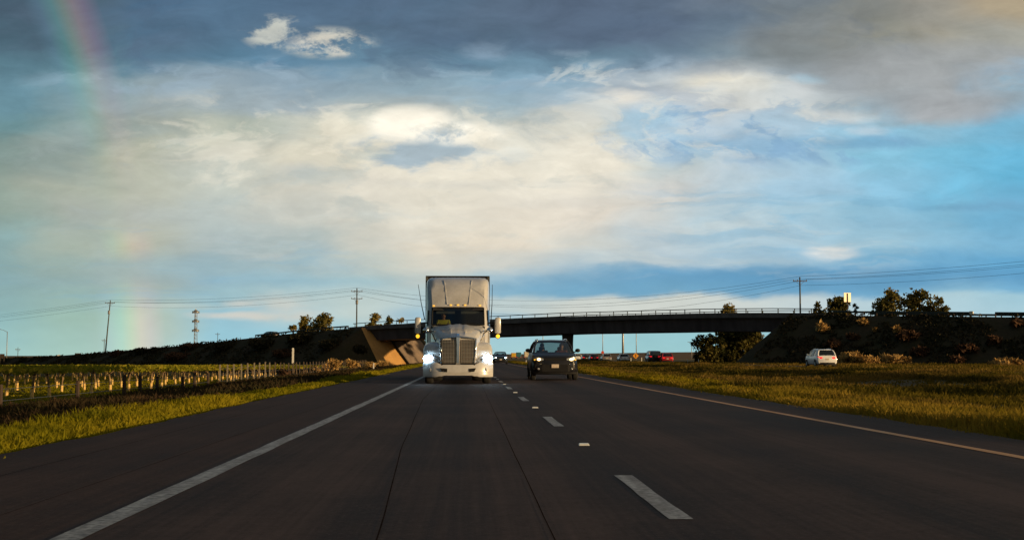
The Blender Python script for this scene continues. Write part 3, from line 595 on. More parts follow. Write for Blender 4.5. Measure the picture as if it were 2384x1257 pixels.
def guardrail(label, sa, sb, t, ends):
    g = thing('guardrail', label, 'guardrail', group='guardrails on the overpass approaches')
    n = max(2, int(abs(sb-sa)/2)); sv = np.linspace(sa, sb, n); base = lambda s: ZP(s)-.35
    mb = MB(); mb.loft([[ST(s, t+o[0], base(s)+o[1]) for o in ((0, .42), (-.07, .48), (-.02, .57), (-.07, .66), (0, .72), (.03, .72), (.03, .42))] for s in sv]); mb.build('beam', M['railm'], g)
    for s in sv[::1]: MB().box(ST(s, t+.12, base(s)+.25), (.15, .15, .9)).build('post', M['woodd'], g)
    for s in ends: MB().box(ST(s, t-.05, base(s)+.5), (.55, .25, .62), Matrix.Rotation(-R(39), 3, 'Z')).build('end_terminal', M['signw'], g, bevel=.05)
guardrail('dark guardrail climbing the left approach to the overpass', q(-24.5), q(-46), .3, [q(-28)])
guardrail('dark guardrail on top of the right embankment beside the trees', q(56), q(72.2), .3, [q(72.4)])
guardrail('low guardrail end at the far right of the embankment crest', q(75), q(83.5), .3, [q(83.6)])
guardrail('far side guardrail behind the pale sign on the right embankment', q(57), q(80), 12.2, [])

# ------------------------------------------------------------------ foliage
def leaf_cloud(pts, size, flat=.0, seed=0, aspect=1.6):
    """pts: N x 3 centres -> one small bent quad per leaf clump"""
    r = np.random.default_rng(seed); n = len(pts)
    a = r.normal(size=(n, 3)); a /= np.linalg.norm(a, axis=1)[:, None]
    c = r.normal(size=(n, 3)); c[:, 2] *= (1-flat); c -= a*(a*c).sum(1)[:, None]; c /= np.linalg.norm(c, axis=1)[:, None]
    sz = size*r.uniform(.55, 1.35, n)[:, None]; a = a*sz*aspect*.5; c = c*sz*.5
    V = np.stack([pts-a, pts+c*.9, pts+a, pts-c*.9], 1).reshape(-1, 3)
    Fq = np.arange(n*4).reshape(n, 4); return V, Fq
def crown_points(lumps, per, seed):
    r = np.random.default_rng(seed); out = []
    for (c, rad) in lumps:
        n = int(per*(rad[0]*rad[1]*rad[2])**(2/3)); d = r.normal(size=(n, 3)); d /= np.linalg.norm(d, axis=1)[:, None]
        u = r.uniform(0, 1, n)**.45
        w = np.array([1+.55*mn.noise(Vector(q)*2.2+Vector((seed, 0, c[0]))) for q in d])
        p = d*np.array(rad)*(u*w)[:, None]+np.array(c)
        keep = np.array([mn.noise(Vector(q)*1.05+Vector((seed*3.1, 0, 0))) > -.19 for q in p]); out.append(p[keep])
    return np.concatenate(out)
def tree(px, base_z, d, top_y, crown_w_px, bottom_y, label, kind='leafg', seed=1, nl=7, per=190, size=.38, group='trees beyond the overpass', name='tree', trunk_show=True):
    sc = F_PX/d; x = (px-1090)/F_PX*d; top = 1+(830-top_y)/sc; bot = 1+(830-bottom_y)/sc; w = crown_w_px/sc/2*.90
    t = thing(name, label, 'tree', (x, d, base_z), 0, group); rr = random.Random(seed); top -= base_z; bot -= base_z
    lumps = []; ch = top-bot; mb = MB(); hub = Vector((0, 0, max(.5, bot+.15*ch)))
    mb.tube([(0, 0, -.3), (.05*w, 0, hub.z*.5), hub, (0, .1, hub.z+.3*ch)], [.09*w+.12, .075*w+.1, .06*w+.08, .05], 8)
    for i in range(nl):
        a = 2*math.pi*i/nl+rr.uniform(-.4, .4); fr = rr.uniform(.30, .72); hz = bot+ch*rr.uniform(.12, .80)
        if i == 0: fr, hz = .12, top-ch*.24
        c = (math.cos(a)*w*fr, math.sin(a)*w*fr, hz); k = rr.uniform(.30, .46)
        k *= 1.2; rad = (w*k, w*k, min(ch*.34, w*k*rr.uniform(.8, 1.1))); lumps.append((c, rad))
        mb.tube([hub, (Vector(c)+hub)/2+Vector((0, 0, -.1*ch)), Vector(c)], [.045*w+.05, .03*w+.03, .025], 6)
    mb.build('trunk', M['bark'], t, smooth=True)
    pts = crown_points(lumps, per, seed); pts = pts[pts[:, 2] < top*1.01]
    V, Fq = leaf_cloud(pts, size, seed=seed); mesh_np('crown', V, Fq, M[kind], t); return t
tree(757, -1, 305, 728, 68, 786, 'rounded olive tree on the left, just left of the tall utility pole', seed=3, nl=8)
tree(712, -1, 300, 735, 56, 788, 'lower olive tree beside the rounded one, above the left embankment', seed=5, nl=7)
tree(686, -1, 298, 757, 30, 775, 'small bushy tree at the left foot of the left pair of trees', seed=6, nl=5)
tree(872, -1, 292, 726, 48, 778, 'tallest olive tree behind the bridge rail left of the truck', seed=8, nl=7)
tree(906, -1, 296, 732, 40, 778, 'middle olive tree behind the bridge rail left of the truck', seed=9, nl=6)
tree(934, -1, 298, 736, 34, 778, 'small tree behind the bridge rail nearest the truck', seed=10, nl=6)
tree(1697, -.2, 255, 695, 62, 800, 'olive tree rising behind the bridge deck with its crown above the rail', seed=12, nl=11, per=130)
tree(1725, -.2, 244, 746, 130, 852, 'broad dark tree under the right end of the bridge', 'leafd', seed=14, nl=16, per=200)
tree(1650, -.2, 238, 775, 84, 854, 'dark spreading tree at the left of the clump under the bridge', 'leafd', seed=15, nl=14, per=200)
tree(1765, -.2, 250, 765, 42, 800, 'thin open tree between the bridge clump and the right embankment', seed=18, nl=7, per=90)
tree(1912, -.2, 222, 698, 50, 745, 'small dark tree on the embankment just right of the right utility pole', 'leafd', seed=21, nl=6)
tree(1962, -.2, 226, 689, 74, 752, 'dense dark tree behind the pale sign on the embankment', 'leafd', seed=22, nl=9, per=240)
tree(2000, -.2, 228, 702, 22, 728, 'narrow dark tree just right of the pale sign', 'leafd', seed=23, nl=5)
tree(2078, -.2, 226, 667, 92, 752, 'open crowned olive tree, left of the two tall trees on the right', seed=25, nl=11, per=170)
tree(2150, -.2, 224, 666, 80, 756, 'upright olive tree in the middle of the tall pair on the right', seed=27, nl=10, per=190)
tree(2195, -.2, 222, 680, 70, 760, 'rounded olive tree with drooping right edge, rightmost of the trees', seed=33, nl=11, per=200)

def shrub(x, y, z, w, h, label, kind, seed, name='shrub', size=.22, per=260, group='shrubs along the highway'):
    t = thing(name, label, 'shrub', (x, y, z), random.uniform(0, 6), group); rr = random.Random(seed); lumps = []; mb = MB()
    for i in range(7):
        a = 2*math.pi*i/7; fr = rr.uniform(.1, .62); k = rr.uniform(.34, .5)
        c = (math.cos(a)*w*.5*fr, math.sin(a)*w*.5*fr, h*rr.uniform(.25, .62)); lumps.append((c, (w*.5*k*1.25, w*.5*k*1.25, h*.42)))
        mb.tube([(0, 0, -.2), (c[0]*.5, c[1]*.5, c[2]*.5), c], [.05*h+.01, .03*h+.01, .01], 5)
    mb.build('stem', M['bark'], t)
    pts = crown_points(lumps, per, seed); pts = pts[pts[:, 2] > -.15]
    V, Fq = leaf_cloud(pts, size, seed=seed, aspect=2.6); mesh_np('foliage', V, Fq, M[kind], t); return t
def shrub_px(px, by, Y, wpx, hpx, label, kind, seed, **k):
    p = at(px, by, Y); sc = F_PX/Y; return shrub(p.x, p.y, p.z, wpx/sc, hpx/sc, label, kind, seed, **k)
def on_bank(px, py):
    """where the line of sight through a photo pixel meets the near side slope of an embankment"""
    d = ray(px, py); lo = None
    for k in range(900):
        Y = 150+k*.25; p = Vector((0, 0, CAM_H))+d*(Y/d.y); r = p-P0; s = r.dot(AX); t = r.dot(TN); H = ZP(s)-.35
        z = min(H, H-(max(0., -1.2-t)/1.9)); z = max(z, -2.0)
        if p.z <= z: return p, Y
    return at(px, py, 190), 190
SH = [(1985,850,174,86,30,'long golden dry bush right behind the white car','dry'),(2030,850,176,60,24,'shorter golden dry bush between the white car and the domed bush','dry'),
 (2086,850,170,78,27,'domed golden dry bush at the foot of the right embankment','dry'),(2345,862,150,110,28,'pale brown brush at the right edge of the picture','dry'),
 (2225,846,166,40,18,'small brown bush at the embankment foot right of the domed bush','rust')]
for i, (px, by, Y, w, h, lab, kd) in enumerate(SH): shrub_px(px, by, Y, w, h, lab, kd, 40+i, per=300, size=.25)
BS = [(1916,772,34,26,'tan bush high on the right embankment above the white car','dry'),(2010,756,30,16,'tan bush near the crest between the sign and the trees','dry'),
 (2036,772,12,10,'tiny tan tuft on the right embankment below the tan crest bush','dry'),(2086,776,24,22,'tan brush in the middle of the right embankment','dry'),
 (1940,808,44,22,'rusty bush directly above the white car','rust'),(1988,790,40,16,'rusty low bush right of the bush above the white car','rust'),
 (2110,790,60,22,'dark rusty brush below the tan brush of the right embankment','rust'),(2140,826,50,22,'rusty bush above the domed golden bush','rust'),
 (2250,820,60,20,'rusty spreading brush on the lower right embankment','rust'),(2316,800,46,20,'rusty bush with pale top near the right edge','rust'),
 (2370,760,40,18,'dark rusty bush at the right edge below the crest','rust'),
 
 
 
 (330,822,44,14,'dark bush on the crest of the left embankment right of the leaning pole','dkbrush'),(270,828,40,14,'brown bush at the foot of the leaning pole','rust'),
 (362,820,30,14,'dark clump of brush standing highest on the low left crest','dkbrush'),(440,812,60,16,'rusty brush below the three tier tower','rust'),
 (520,815,60,20,'dark brush on the left embankment right of the tower','dkbrush'),(610,810,70,22,'dark brush below the dark car on the left approach','dkbrush'),
 (700,800,70,24,'dark brush on the left embankment below the left trees','dkbrush'),(770,810,60,22,'dark brush on the left embankment nearest the bridge','dkbrush'),
 (660,830,60,18,'rusty brush low on the left embankment','rust'),(410,836,70,18,'rusty brush low on the far left bank','rust'),(835,820,40,20,'green dark bush at the corner of the sunlit slope','dkbrush')]
for i, (px, by, w, h, lab, kd) in enumerate(BS):
    p, Y = on_bank(px, by); sc = F_PX/Y; shrub(p.x, p.y, p.z-.1, w/sc, h/sc, lab, kd, 70+i, per=150, size=.34, group='bushes on the embankments')
FS = [(770,862,150,58,26,'largest dry golden bush behind the fence','dry'),(820,858,172,40,22,'dry golden bush right of the largest one behind the fence','dry'),
 (858,857,190,36,16,'low dry bush behind the fence nearest the sunlit slope','dry'),(661,877,110,34,18,'dark red brown bush at the fence line','rust'),
 (735,866,140,26,14,'small dry bush at the left of the largest golden bush','dry'),(890,851,214,40,12,'low dry brush at the foot of the sunlit slope','dry')]
for i, (px, by, Y, w, h, lab, kd) in enumerate(FS): shrub_px(px, by, Y, w, h, lab, kd, 120+i, per=330, size=.17, group='bushes along the fence')
r = np.random.default_rng(31)
for nm, sa, sb, lab in (('bank_scrub', q(-150), SL+6, 'dark scrub covering the left embankment'), ('bank_scrub', SR-6, q(105), 'dark scrub covering the right embankment')):
    P = []; n = 15000
    for u, v in zip(r.uniform(min(sa, sb), max(sa, sb), n), r.uniform(-.02, 1, n)):
        H = max(-1.3, ZP(u)-.35); W_ = 1.9*(H-BZ); out = max(0, u-SL, SR-u) if (u > SL and sb == SL+6) or (u < SR and sa == SR-6) else 0
        if out > 0: continue
        p = ST(u, -1.2-W_*v, H-(H-BZ)*v); c = mn.noise((p.x*.22, p.y*.22, 4.))+.5*mn.noise((p.x*.7, p.y*.7, 9.))
        if c > -.15: P.append((p.x, p.y, p.z+.1+.22*max(0, c)*r.uniform(0, 1.6)))
    V, Fq = leaf_cloud(np.array(P), .34, .2, 5, 1.8); tag(mesh_np(nm, V, Fq, M['dkbrush']), lab, 'scrub', None, 'stuff')
WD = [(40,950,47,'rusty weed clump at the far left near the fence','rust'),(128,950,50,'tall brown weed clump left of the dark bush','rust'),(172,950,52,'brown weed clump in front of the vines','rust'),
 (290,945,47,'dark bush below the fence posts','dkbrush'),(395,932,56,'rusty bush between the two dark fence posts','rust'),(440,925,60,'rusty weeds at the right dark fence post','rust'),(225,955,44,'dark weeds at the edge of the bright verge','dkbrush'),(70,985,38,'dark bush at the lower left beyond the verge','dkbrush')]
for i, (px, by, Y, lab, kd) in enumerate(WD):
    sc = F_PX/Y; shrub_px(px, by+4, Y, 46, 30, lab, kd, 140+i, per=420, size=.10, group='weeds along the left verge')
shrub_px(920-0+860, 872, 92, 34, 14, 'small reddish brown bush out in the middle of the median grass', 'rust', 160, per=400, size=.10)

# grass blades: many thin triangles, coarser with distance
def grass(name, m, n, xr, yr, hmin, hmax, label, seed, clump=.6, edge=None):
    r = np.random.default_rng(seed); y = yr[0]*(yr[1]/yr[0])**r.uniform(0, 1, n); x = xr[0]+(xr[1]-xr[0])*r.uniform(0, 1, n)
    vis = np.abs((x/y)-.034) < .46; x, y = x[vis], y[vis]
    cl = np.array([.5+.75*mn.noise((a*.20, c*.13, seed))+.40*mn.noise((a*.8, c*.45, seed+4))+.25*mn.noise((a*2.3, c*1.3, seed+8)) for a, c in zip(x, y)])
    keep = cl+r.uniform(-.3, .3, len(x)) > 1-clump-.35; x, y, cl = x[keep], y[keep], cl[keep]
    z = np.array([gz(a, c) for a, c in zip(x, y)])-.02
    h = (hmin+(hmax-hmin)*np.clip(cl, 0, 1.1))*r.uniform(.6, 1.15, len(x))
    if edge is not None: h *= np.clip((np.abs(x-edge)+.12)/.7, .25, 1)
    w = np.clip(.0075*y/10, .007, .07)*r.uniform(.7, 1.5, len(x)); a = r.uniform(0, 2*np.pi, len(x))
    lx, ly = r.normal(0, .38, len(x))*h, r.normal(0, .38, len(x))*h
    b0 = np.stack([x-np.cos(a)*w, y-np.sin(a)*w, z], 1); b1 = np.stack([x+np.cos(a)*w, y+np.sin(a)*w, z], 1)
    m0 = np.stack([x+lx*.35-np.cos(a)*w*.7, y+ly*.35-np.sin(a)*w*.7, z+h*.6], 1); m1 = np.stack([x+lx*.35+np.cos(a)*w*.7, y+ly*.35+np.sin(a)*w*.7, z+h*.6], 1)
    tp = np.stack([x+lx, y+ly, z+h], 1)
    V = np.stack([b0, b1, m1, m0, tp], 1).reshape(-1, 3); k = np.arange(len(x))[:, None]*5
    F3 = np.concatenate([k+np.array([[0, 1, 2]]), k+np.array([[0, 2, 3]]), k+np.array([[3, 2, 4]])], 0)
    o = mesh_np(name, V, F3, m); tag(o, label, 'grass', None, 'stuff'); return o
grass('verge_grass', M['grassL'], 48000, (-6.5, -4.55), (10, 210), .07, .28, 'bright yellow green grass on the left verge', 1, .85, -4.7)
grass('scrub_grass', M['scrub'], 52000, (-17, -6.2), (16, 210), .06, .40, 'dark brown scrubby grass between the verge and the fence', 2, .6)
grass('vineyard_grass', M['grassL'], 60000, (-75, -17.5), (45, 200), .05, .22, 'mown grass between the vine rows', 3, .7)
grass('median_edge_grass', M['grassE'], 50000, (6.55, 9.6), (13, 260), .06, .34, 'taller yellow green grass along the pavement edge of the median', 6, .75, 6.7)
grass('median_grass', M['grassM'], 100000, (8.8, 23.2), (17, 260), .03, .34, 'patchy brown olive grass covering the median', 4, .38)
grass('median_far_grass', M['grassM'], 42000, (19.2, 23.4), (45, 260), .16, .36, 'taller dull grass along the far edge of the median', 7, .95)
grass('far_verge_grass', M['grassM'], 26000, (36.4, 75), (80, 240), .10, .40, 'grass strip at the foot of the right embankment', 5, .7)

# ------------------------------------------------------------------ vineyard
def vine_proto(k):
    rr = random.Random(k); t = thing('grape_vine', 'young grape vine with a pale trunk guard in the vineyard', 'vine', (0, 0, -50), 0, 'vines in the vineyard rows')
    lean = rr.uniform(-.12, .12); mb = MB(); hd = Vector((lean, rr.uniform(-.1, .1), 1.22))
    mb.tube([(0, 0, -.1), (lean*.2, 0, .5), (lean*.7, .02, .95), hd], [.055, .05, .055, .06], 6)
    for s in (-1, 1):
        mb.tube([hd, hd+Vector((s*.25, s*.2, .22)), hd+Vector((s*.55, s*.5, .36))], [.04, .03, .015], 5)
        mb.tube([hd, hd+Vector((s*.12, -s*.25, .25)), hd+Vector((s*.3, -s*.7, .40))], [.035, .025, .012], 5)
    mb.build('trunk', M['vbark'], t, smooth=True)
    mb = MB(); mb.tube([(0, 0, -.02), (lean*.16, 0, .54)], [.10, .095], 8); mb.build('trunk_guard', M['guard'], t, label='pale trunk guard')
    r = np.random.default_rng(k); n = 270
    p = np.stack([r.normal(0, 1.0, n), r.uniform(-2.8, 2.8, n), 1.58+r.normal(0, .075, n)-.03*np.abs(r.normal(0, 1, n))], 1)
    V, Fq = leaf_cloud(p, .20, .3, k); mesh_np('canopy', V, Fq, M['vine'], t); return t
protos = [vine_proto(k) for k in range(6)]; spots = []
rr = random.Random(5)
for row in range(14):
    x0 = -22.5-row*4.8
    for k in range(90):
        y = 56+k*5.2+rr.uniform(-1.2, 1.2); x = x0+rr.uniform(-.25, .25)
        if x/y > -.385 and y < 226-max(0, (-x-22))*-.72 and y < 240: spots.append((y*y+x*x, x, y))
spots.sort(); used = 0
near, far = spots[:290], spots[290:]
for i, (_, x, y) in enumerate(near):
    loc = (x, y, gz(x, y)); rz = rr.choice((0, math.pi))+rr.uniform(-.15, .15)
    if i < 6: protos[i].location = loc; protos[i].rotation_euler = (0, 0, rz)
    else: dup_tree(protos[rr.randrange(6)], loc, rz)
pts = []; fm = MB()
rg = np.random.default_rng(77)
for (_, x, y) in far:
    n = 140; pts.append(np.stack([x+rg.normal(0, .8, n), y+rg.uniform(-2.8, 2.8, n), gz(x, y)+1.58+rg.normal(0, .12, n)], 1))
if pts:
    V, Fq = leaf_cloud(np.concatenate(pts), .26, .3, 3)
    tag(mesh_np('vine_rows', V, Fq, M['vine']), 'far canopy of the vineyard rows below the embankment', 'vines', None, 'stuff')

# ------------------------------------------------------------------ fences and posts on the left
fe = thing('wire_fence', 'wire fence of thin pale posts at the vineyard edge', 'fence', group='fences at the vineyard edge')
yy = list(np.arange(84, 205, 2.65)); tops = []
for i, y in enumerate(yy):
    x = -16+.15*mn.noise((y, 0, 0)); z = gz(x, y); h = 1.42+.12*mn.noise((y*3, 1, 0)); rot = Matrix.Rotation(.05*mn.noise((y*5, 2, 0)), 3, 'Y')
    MB().box((x, y, z+h/2-.15), (.085, .085, h+.3), rot).build('post', M['tpost'] if i < 9 else M['wood'], fe); tops.append((x, y, z))
for hh in (.35, .75, 1.15): MB().tube([(x-.05, y, z+hh) for x, y, z in tops], .012, 4).build('wire', M['wire'], fe)
fe2 = thing('post_fence', 'fence of dark wooden posts among the weeds left of the pale fence', 'fence', group='fences at the vineyard edge'); tops = []
for px in (-120, 20, 195, 301, 337, 376, 434, 461, 492):
    y = -16/((px-1090)/F_PX); x = -16; z = gz(x, y); h = .98+.25*mn.noise((px*.37, 0, 3)); MB().tube([(x, y, z-.3), (x+.03*mn.noise((px, 1, 1)), y, z+h)], [.095, .085], 7).build('post', M['woodd'], fe2); tops.append((x, y, z))
for hh in (.4, .8): MB().tube([(x, y, z+hh) for x, y, z in tops], .012, 4).build('wire', M['wire'], fe2)
def marker_post(px, by, ty, Y, label, w=.11, base=None):
    p = at(px, by, Y); h = (by-ty)/(F_PX/Y); t = thing('marker_post', label, 'marker post', p, 0, 'white marker posts')
    if base:
        MB().box((0, 0, -base/2+.0), (.12, .08, base+.02)).build('stake', M['wood'], t)
    mb = MB(); mb.loft([[(-w/2, -.02, 0), (w/2, -.02, 0), (w/2*.8, .03, 0), (-w/2*.8, .03, 0)], [(-w/2, -.02, h*.96), (w/2, -.02, h*.96), (w/2*.8, .03, h*.96), (-w/2*.8, .03, h*.96)], [(-w/4, -.015, h), (w/4, -.015, h), (w/5, .02, h), (-w/5, .02, h)]])
    mb.build('panel', M['wpost'], t); MB().box((0, -.028, h*.82), (w*.7, .01, .12)).build('reflector', M['reflect'], t); return t
marker_post(682, 846, 810, 122, 'tall white marker post standing by the fence left of the dry bushes', .19, 1.2)
marker_post(870, 858, 845, 108, 'short white marker post on the left verge before the sunlit slope', .11)
marker_post(1469, 845, 833, 292, 'white marker post just right of the white car under the bridge', .17)
marker_post(1494, 845, 832, 266, 'white marker post right of the yellow diamond sign', .17)
marker_post(1601, 846, 836, 216, 'white marker post just left of the tree clump under the bridge', .12)
marker_post(1626, 846, 836, 206, 'white marker post in front of the tree clump under the bridge', .12)
marker_post(1225, 848, 838, 190, 'small white marker post beyond the dark car in the median', .10)

# ------------------------------------------------------------------ utility poles, wires, tower, lamps
def upole(px, top_y, Y, bz, label, lean=0., two=False, can=False, s=1., group='utility poles carrying the overhead wires'):
    tp = at(px, top_y, Y); h = tp.z-bz; t = thing('utility_pole', label, 'utility pole', (tp.x-lean*h, Y, bz), 0, group)
    MB().tube([(0, 0, -.5), (lean*h*.5, 0, h*.5), (lean*h, 0, h)], [.19*s, .16*s, .12*s], 8).build('pole', M['poleg'], t, smooth=True)
    arms = []
    for k, zz in enumerate((h-.75,)+((h-2.35,) if two else ())):
        xx = lean*zz; a = MB().box((xx, -.16, zz), (2.5*s, .11, .14)).build('crossarm', M['wood'], t); arms.append((xx, zz))
        MB().tube([(xx-.8, -.16, zz), (xx, -.14, zz-.7)], .025, 4).build('brace', M['steel'], t); MB().tube([(xx+.8, -.16, zz), (xx, -.14, zz-.7)], .025, 4).build('brace', M['steel'], t)
        for dx in (-1.15, -.45, 1.15): MB().lathe([(.0, .0), (.05, .0), (.08, .06), (.05, .12), (.07, .2), (.0, .24)], (xx+dx*s, -.16, zz+.07), 8, 'z').build('insulator', M['ceram'], t)
    if can: MB().lathe([(0, 0), (.26, 0), (.28, .1), (.28, .85), (.22, .95), (0, 1.)], (lean*(h-3.2)+.05, -.42, h-3.6), 12, 'z').build('transformer', M['greybox'], t)
    return Vector((tp.x, Y, tp.z)), s
PL = upole(257, 699, 335, .5, 'leaning wooden utility pole at the left with a transformer', .075, False, True)
PM = upole(831, 671, 290, -1., 'tall utility pole with two crossarms left of the truck', 0., True, True)
PR = upole(1862, 645, 228, -.2, 'straight utility pole behind the right end of the bridge', 0., False, False)
far_l = Vector((-215, 470, 11.5)); far_r = Vector((98, 172, 16.2)); run = [far_l, PL[0], PM[0], PR[0], far_r]
sag = [.8, 1.0, 3.6, .6]
wl = ['topmost overhead wire strung between the utility poles', 'overhead wire on the left end of the crossarms', 'overhead wire on the right end of the crossarms', 'lowest overhead wire below the crossarms']
for k, (dx, dz) in enumerate(((0, .1), (-1.15, -.45), (1.15, -.45), (.1, -1.5))):
    pts = []
    for i in range(4):
        a, c = run[i], run[i+1]
        for j in range(14 if i < 3 else 15):
            u = j/14; p = a.lerp(c, u); p = p+Vector((dx, -.16, dz)); p.z -= sag[i]*4*u*(1-u)*(1+.12*k); pts.append(p)
    o = MB().tube(pts, .021, 5).build('overhead_wire', M['wire']); tag(o, wl[k], 'overhead wire', 'overhead wires')
upole(243, 788, 520, -1., 'thin distant pole just left of the leaning utility pole', 0, False, False, .8, 'distant poles')
upole(507, 774, 620, -1., 'tiny distant pole between the tower and the dark car', 0, False, False, .9, 'distant poles')
upole(42, 808, 420, -1.3, 'short distant pole right of the street lamp at the left edge', 0, False, False, .6, 'distant poles')
# tower with three tiers
tw = thing('steel_tower', 'pale steel tower with three tiers of short arms beyond the left embankment', 'tower', (at(456, 718, 480).x, 480, -1.3)); H = at(456, 718, 480).z+1.3
for a in range(3):
    ca, sa = math.cos(a*2.094+.5), math.sin(a*2.094+.5); MB().tube([(ca*.85, sa*.85, 0), (ca*.55, sa*.55, H*.6), (ca*.45, sa*.45, H-1)], .10, 5).build('leg', M['steel'], tw)
mb = MB()
for k in range(14):
    z0, z1 = H*k/14.5, H*(k+1)/14.5; r0 = .85-.4*k/14; r1 = .85-.4*(k+1)/14
    for a in range(3): mb.tube([(r0*math.cos(a*2.094+.5), r0*math.sin(a*2.094+.5), z0), (r1*math.cos((a+1)*2.094+.5), r1*math.sin((a+1)*2.094+.5), z1)], .05, 4)
mb.build('lattice', M['steel'], tw)
for zz in (H-1.6, H-5.0, H-8.4):
    mb = MB(); mb.lathe([(.5, .0), (1.25, .1), (1.25, .25), (.35, 1.1)], (0, 0, zz), 10, 'z')
    for a in range(6): mb.box((1.2*math.cos(a*1.047), 1.2*math.sin(a*1.047), zz+.2), (.22, .22, .9))
    mb.build('antenna_tier', M['steel'], tw)
MB().tube([(0, 0, H-1.2), (0, 0, H)], .12, 6).build('tip', M['steel'], tw)
def lamp(px, top_y, Y, bz, label, arm, cat='street lamp', r=.10, name='street_lamp', head=True, mk='steel'):
    p = at(px, top_y, Y); h = p.z-bz; t = thing(name, label, cat, (p.x, Y, bz), 0, 'slender poles along the highway')
    MB().tube([(0, 0, -.3), (0, 0, h*.5), (0, 0, h)], [r*1.4, r*1.15, r], 8).build('pole', M[mk], t, smooth=True)
    if arm:
        MB().tube([(0, 0, h-.1), (arm*.5, 0, h+.5), (arm, 0, h+.75)], [.07, .06, .05], 6).build('arm', M['steel'], t)
        MB().loft([[(arm-.1*k, -w, h+.78), (arm-.1*k, w, h+.78), (arm-.1*k, w*.7, h+.68), (arm-.1*k, -w*.7, h+.68)] for k, w in ((-5, .06), (-2, .16), (1, .14), (3, .05))]).build('lamp_head', M['greybox'], t)
    return t
lamp(17, 772, 400, -1.3, 'street lamp with its arm to the left at the left edge', -2.4)
lamp(1264, 745, 420, -.2, 'thin lamp pole under the bridge just left of the bridge pier', 1.6)
lamp(1403, 745, 430, -.2, 'thin grey lamp pole above the red sign under the bridge', -1.6)
lamp(1450, 740, 440, -.2, 'thick pale pole in the middle of the gap under the bridge', 0, 'pole', .30, 'pale_pole', False)
lamp(1481, 745, 410, -.2, 'thin dark lamp pole rising above the yellow diamond sign', 1.6)
lamp(1610, 800, 520, -.2, 'tiny distant lamp pole left of the tree clump under the bridge', -1.4)
# signs
def sign_post(t, z0, z1, w=.09, y=.06, m='wood'): MB().box((0, y, (z0+z1)/2), (w, .07, z1-z0)).build('post', M[m], t)
ps = at(1973, 692, 200); zc = ZP(q(ps.x))
t = thing('road_sign', 'pale back of a tall sign catching the sun on the right embankment', 'sign', (ps.x, 200, zc-.5), R(14))
pw, ph = 1.22, 1.45; zb = at(1973, 703, 200).z-(zc-.5)
MB().slab([(-pw/2, 0, zb), (pw/2, 0, zb), (pw/2, 0, zb+ph), (-pw/2, 0, zb+ph)], (0, -1, 0), .04).build('panel', M['signw'], t, bevel=.01)
sign_post(t, -.5, zb+ph-.1, .12, -.06, 'woodd')
pd = at(1480, 828, 286); t = thing('warning_sign', 'yellow orange diamond sign with a black up and down arrow by the far lanes', 'sign', (pd.x, 286, gz(pd.x, 286)))
zc = pd.z-t.location.z; s2 = .68
MB().slab([(0, 0, zc-s2), (s2, 0, zc), (0, 0, zc+s2), (-s2, 0, zc)], (0, -1, 0), .03).build('panel', M['orange'], t)
mb = MB(); mb.slab([(-.06, -.006, zc-.14), (.06, -.006, zc-.14), (.06, -.006, zc+.14), (-.06, -.006, zc+.14)], (0, -1, 0), .004)
for sg in (1, -1): mb.slab([(-.19*sg, -.006, zc+.14*sg), (.19*sg, -.006, zc+.14*sg), (0, -.006, zc+.40*sg)], (0, -1, 0), .004)
mb.build('arrow', M['signk'], t); sign_post(t, -.4, zc+.3)
pd = at(1403, 820, 335); t = thing('red_sign', 'small red octagonal sign on a post under the bridge', 'sign', (pd.x, 335, gz(pd.x, 335))); zc = pd.z-t.location.z
MB().slab([(.40*math.cos(a*math.pi/4+.39), 0, zc+.40*math.sin(a*math.pi/4+.39)) for a in range(8)], (0, -1, 0), .03).build('panel', M['reds'], t); sign_post(t, -.4, zc+.2)
# small things on the far left skyline
pd = at(137, 829, 390); t = thing('farm_sign', 'small white and red board on the skyline at the far left', 'sign', (pd.x, 390, -1.3)); zc = pd.z+1.3
MB().slab([(-.55, 0, zc-.35), (.55, 0, zc-.35), (.55, 0, zc+.2), (.3, 0, zc+.45), (-.3, 0, zc+.45), (-.55, 0, zc+.2)], (0, -1, 0), .05).build('panel', M['wpost'], t)
MB().slab([(-.32, -.006, zc-.33), (.32, -.006, zc-.33), (.18, -.006, zc+.12), (-.18, -.006, zc+.12)], (0, -1, 0), .004).build('mark', M['reds'], t); sign_post(t, -.2, zc)
pd = at(181, 825, 350); t = thing('equipment_cabinet', 'dark low cabinet on the left crest left of the leaning pole', 'cabinet', (pd.x, 350, pd.z-.55))
MB().box((0, 0, .3), (1.3, .8, 1.1)).build('case', M['woodd'], t, bevel=.04); MB().box((0, 0, .88), (1.4, .9, .06)).build('lid', M['greybox'], t)
pd = at(5, 828, 330); t = thing('notice_board', 'dark board on two legs at the left edge of the skyline', 'sign', (pd.x, 330, -1.2)); zc = pd.z+1.2
MB().box((0, 0, zc), (1.2, .08, .95)).build('panel', M['woodd'], t, bevel=.02)
for sx in (-.45, .45): MB().box((sx, .09, zc/2), (.1, .1, zc+.3)).build('leg', M['wood'], t)

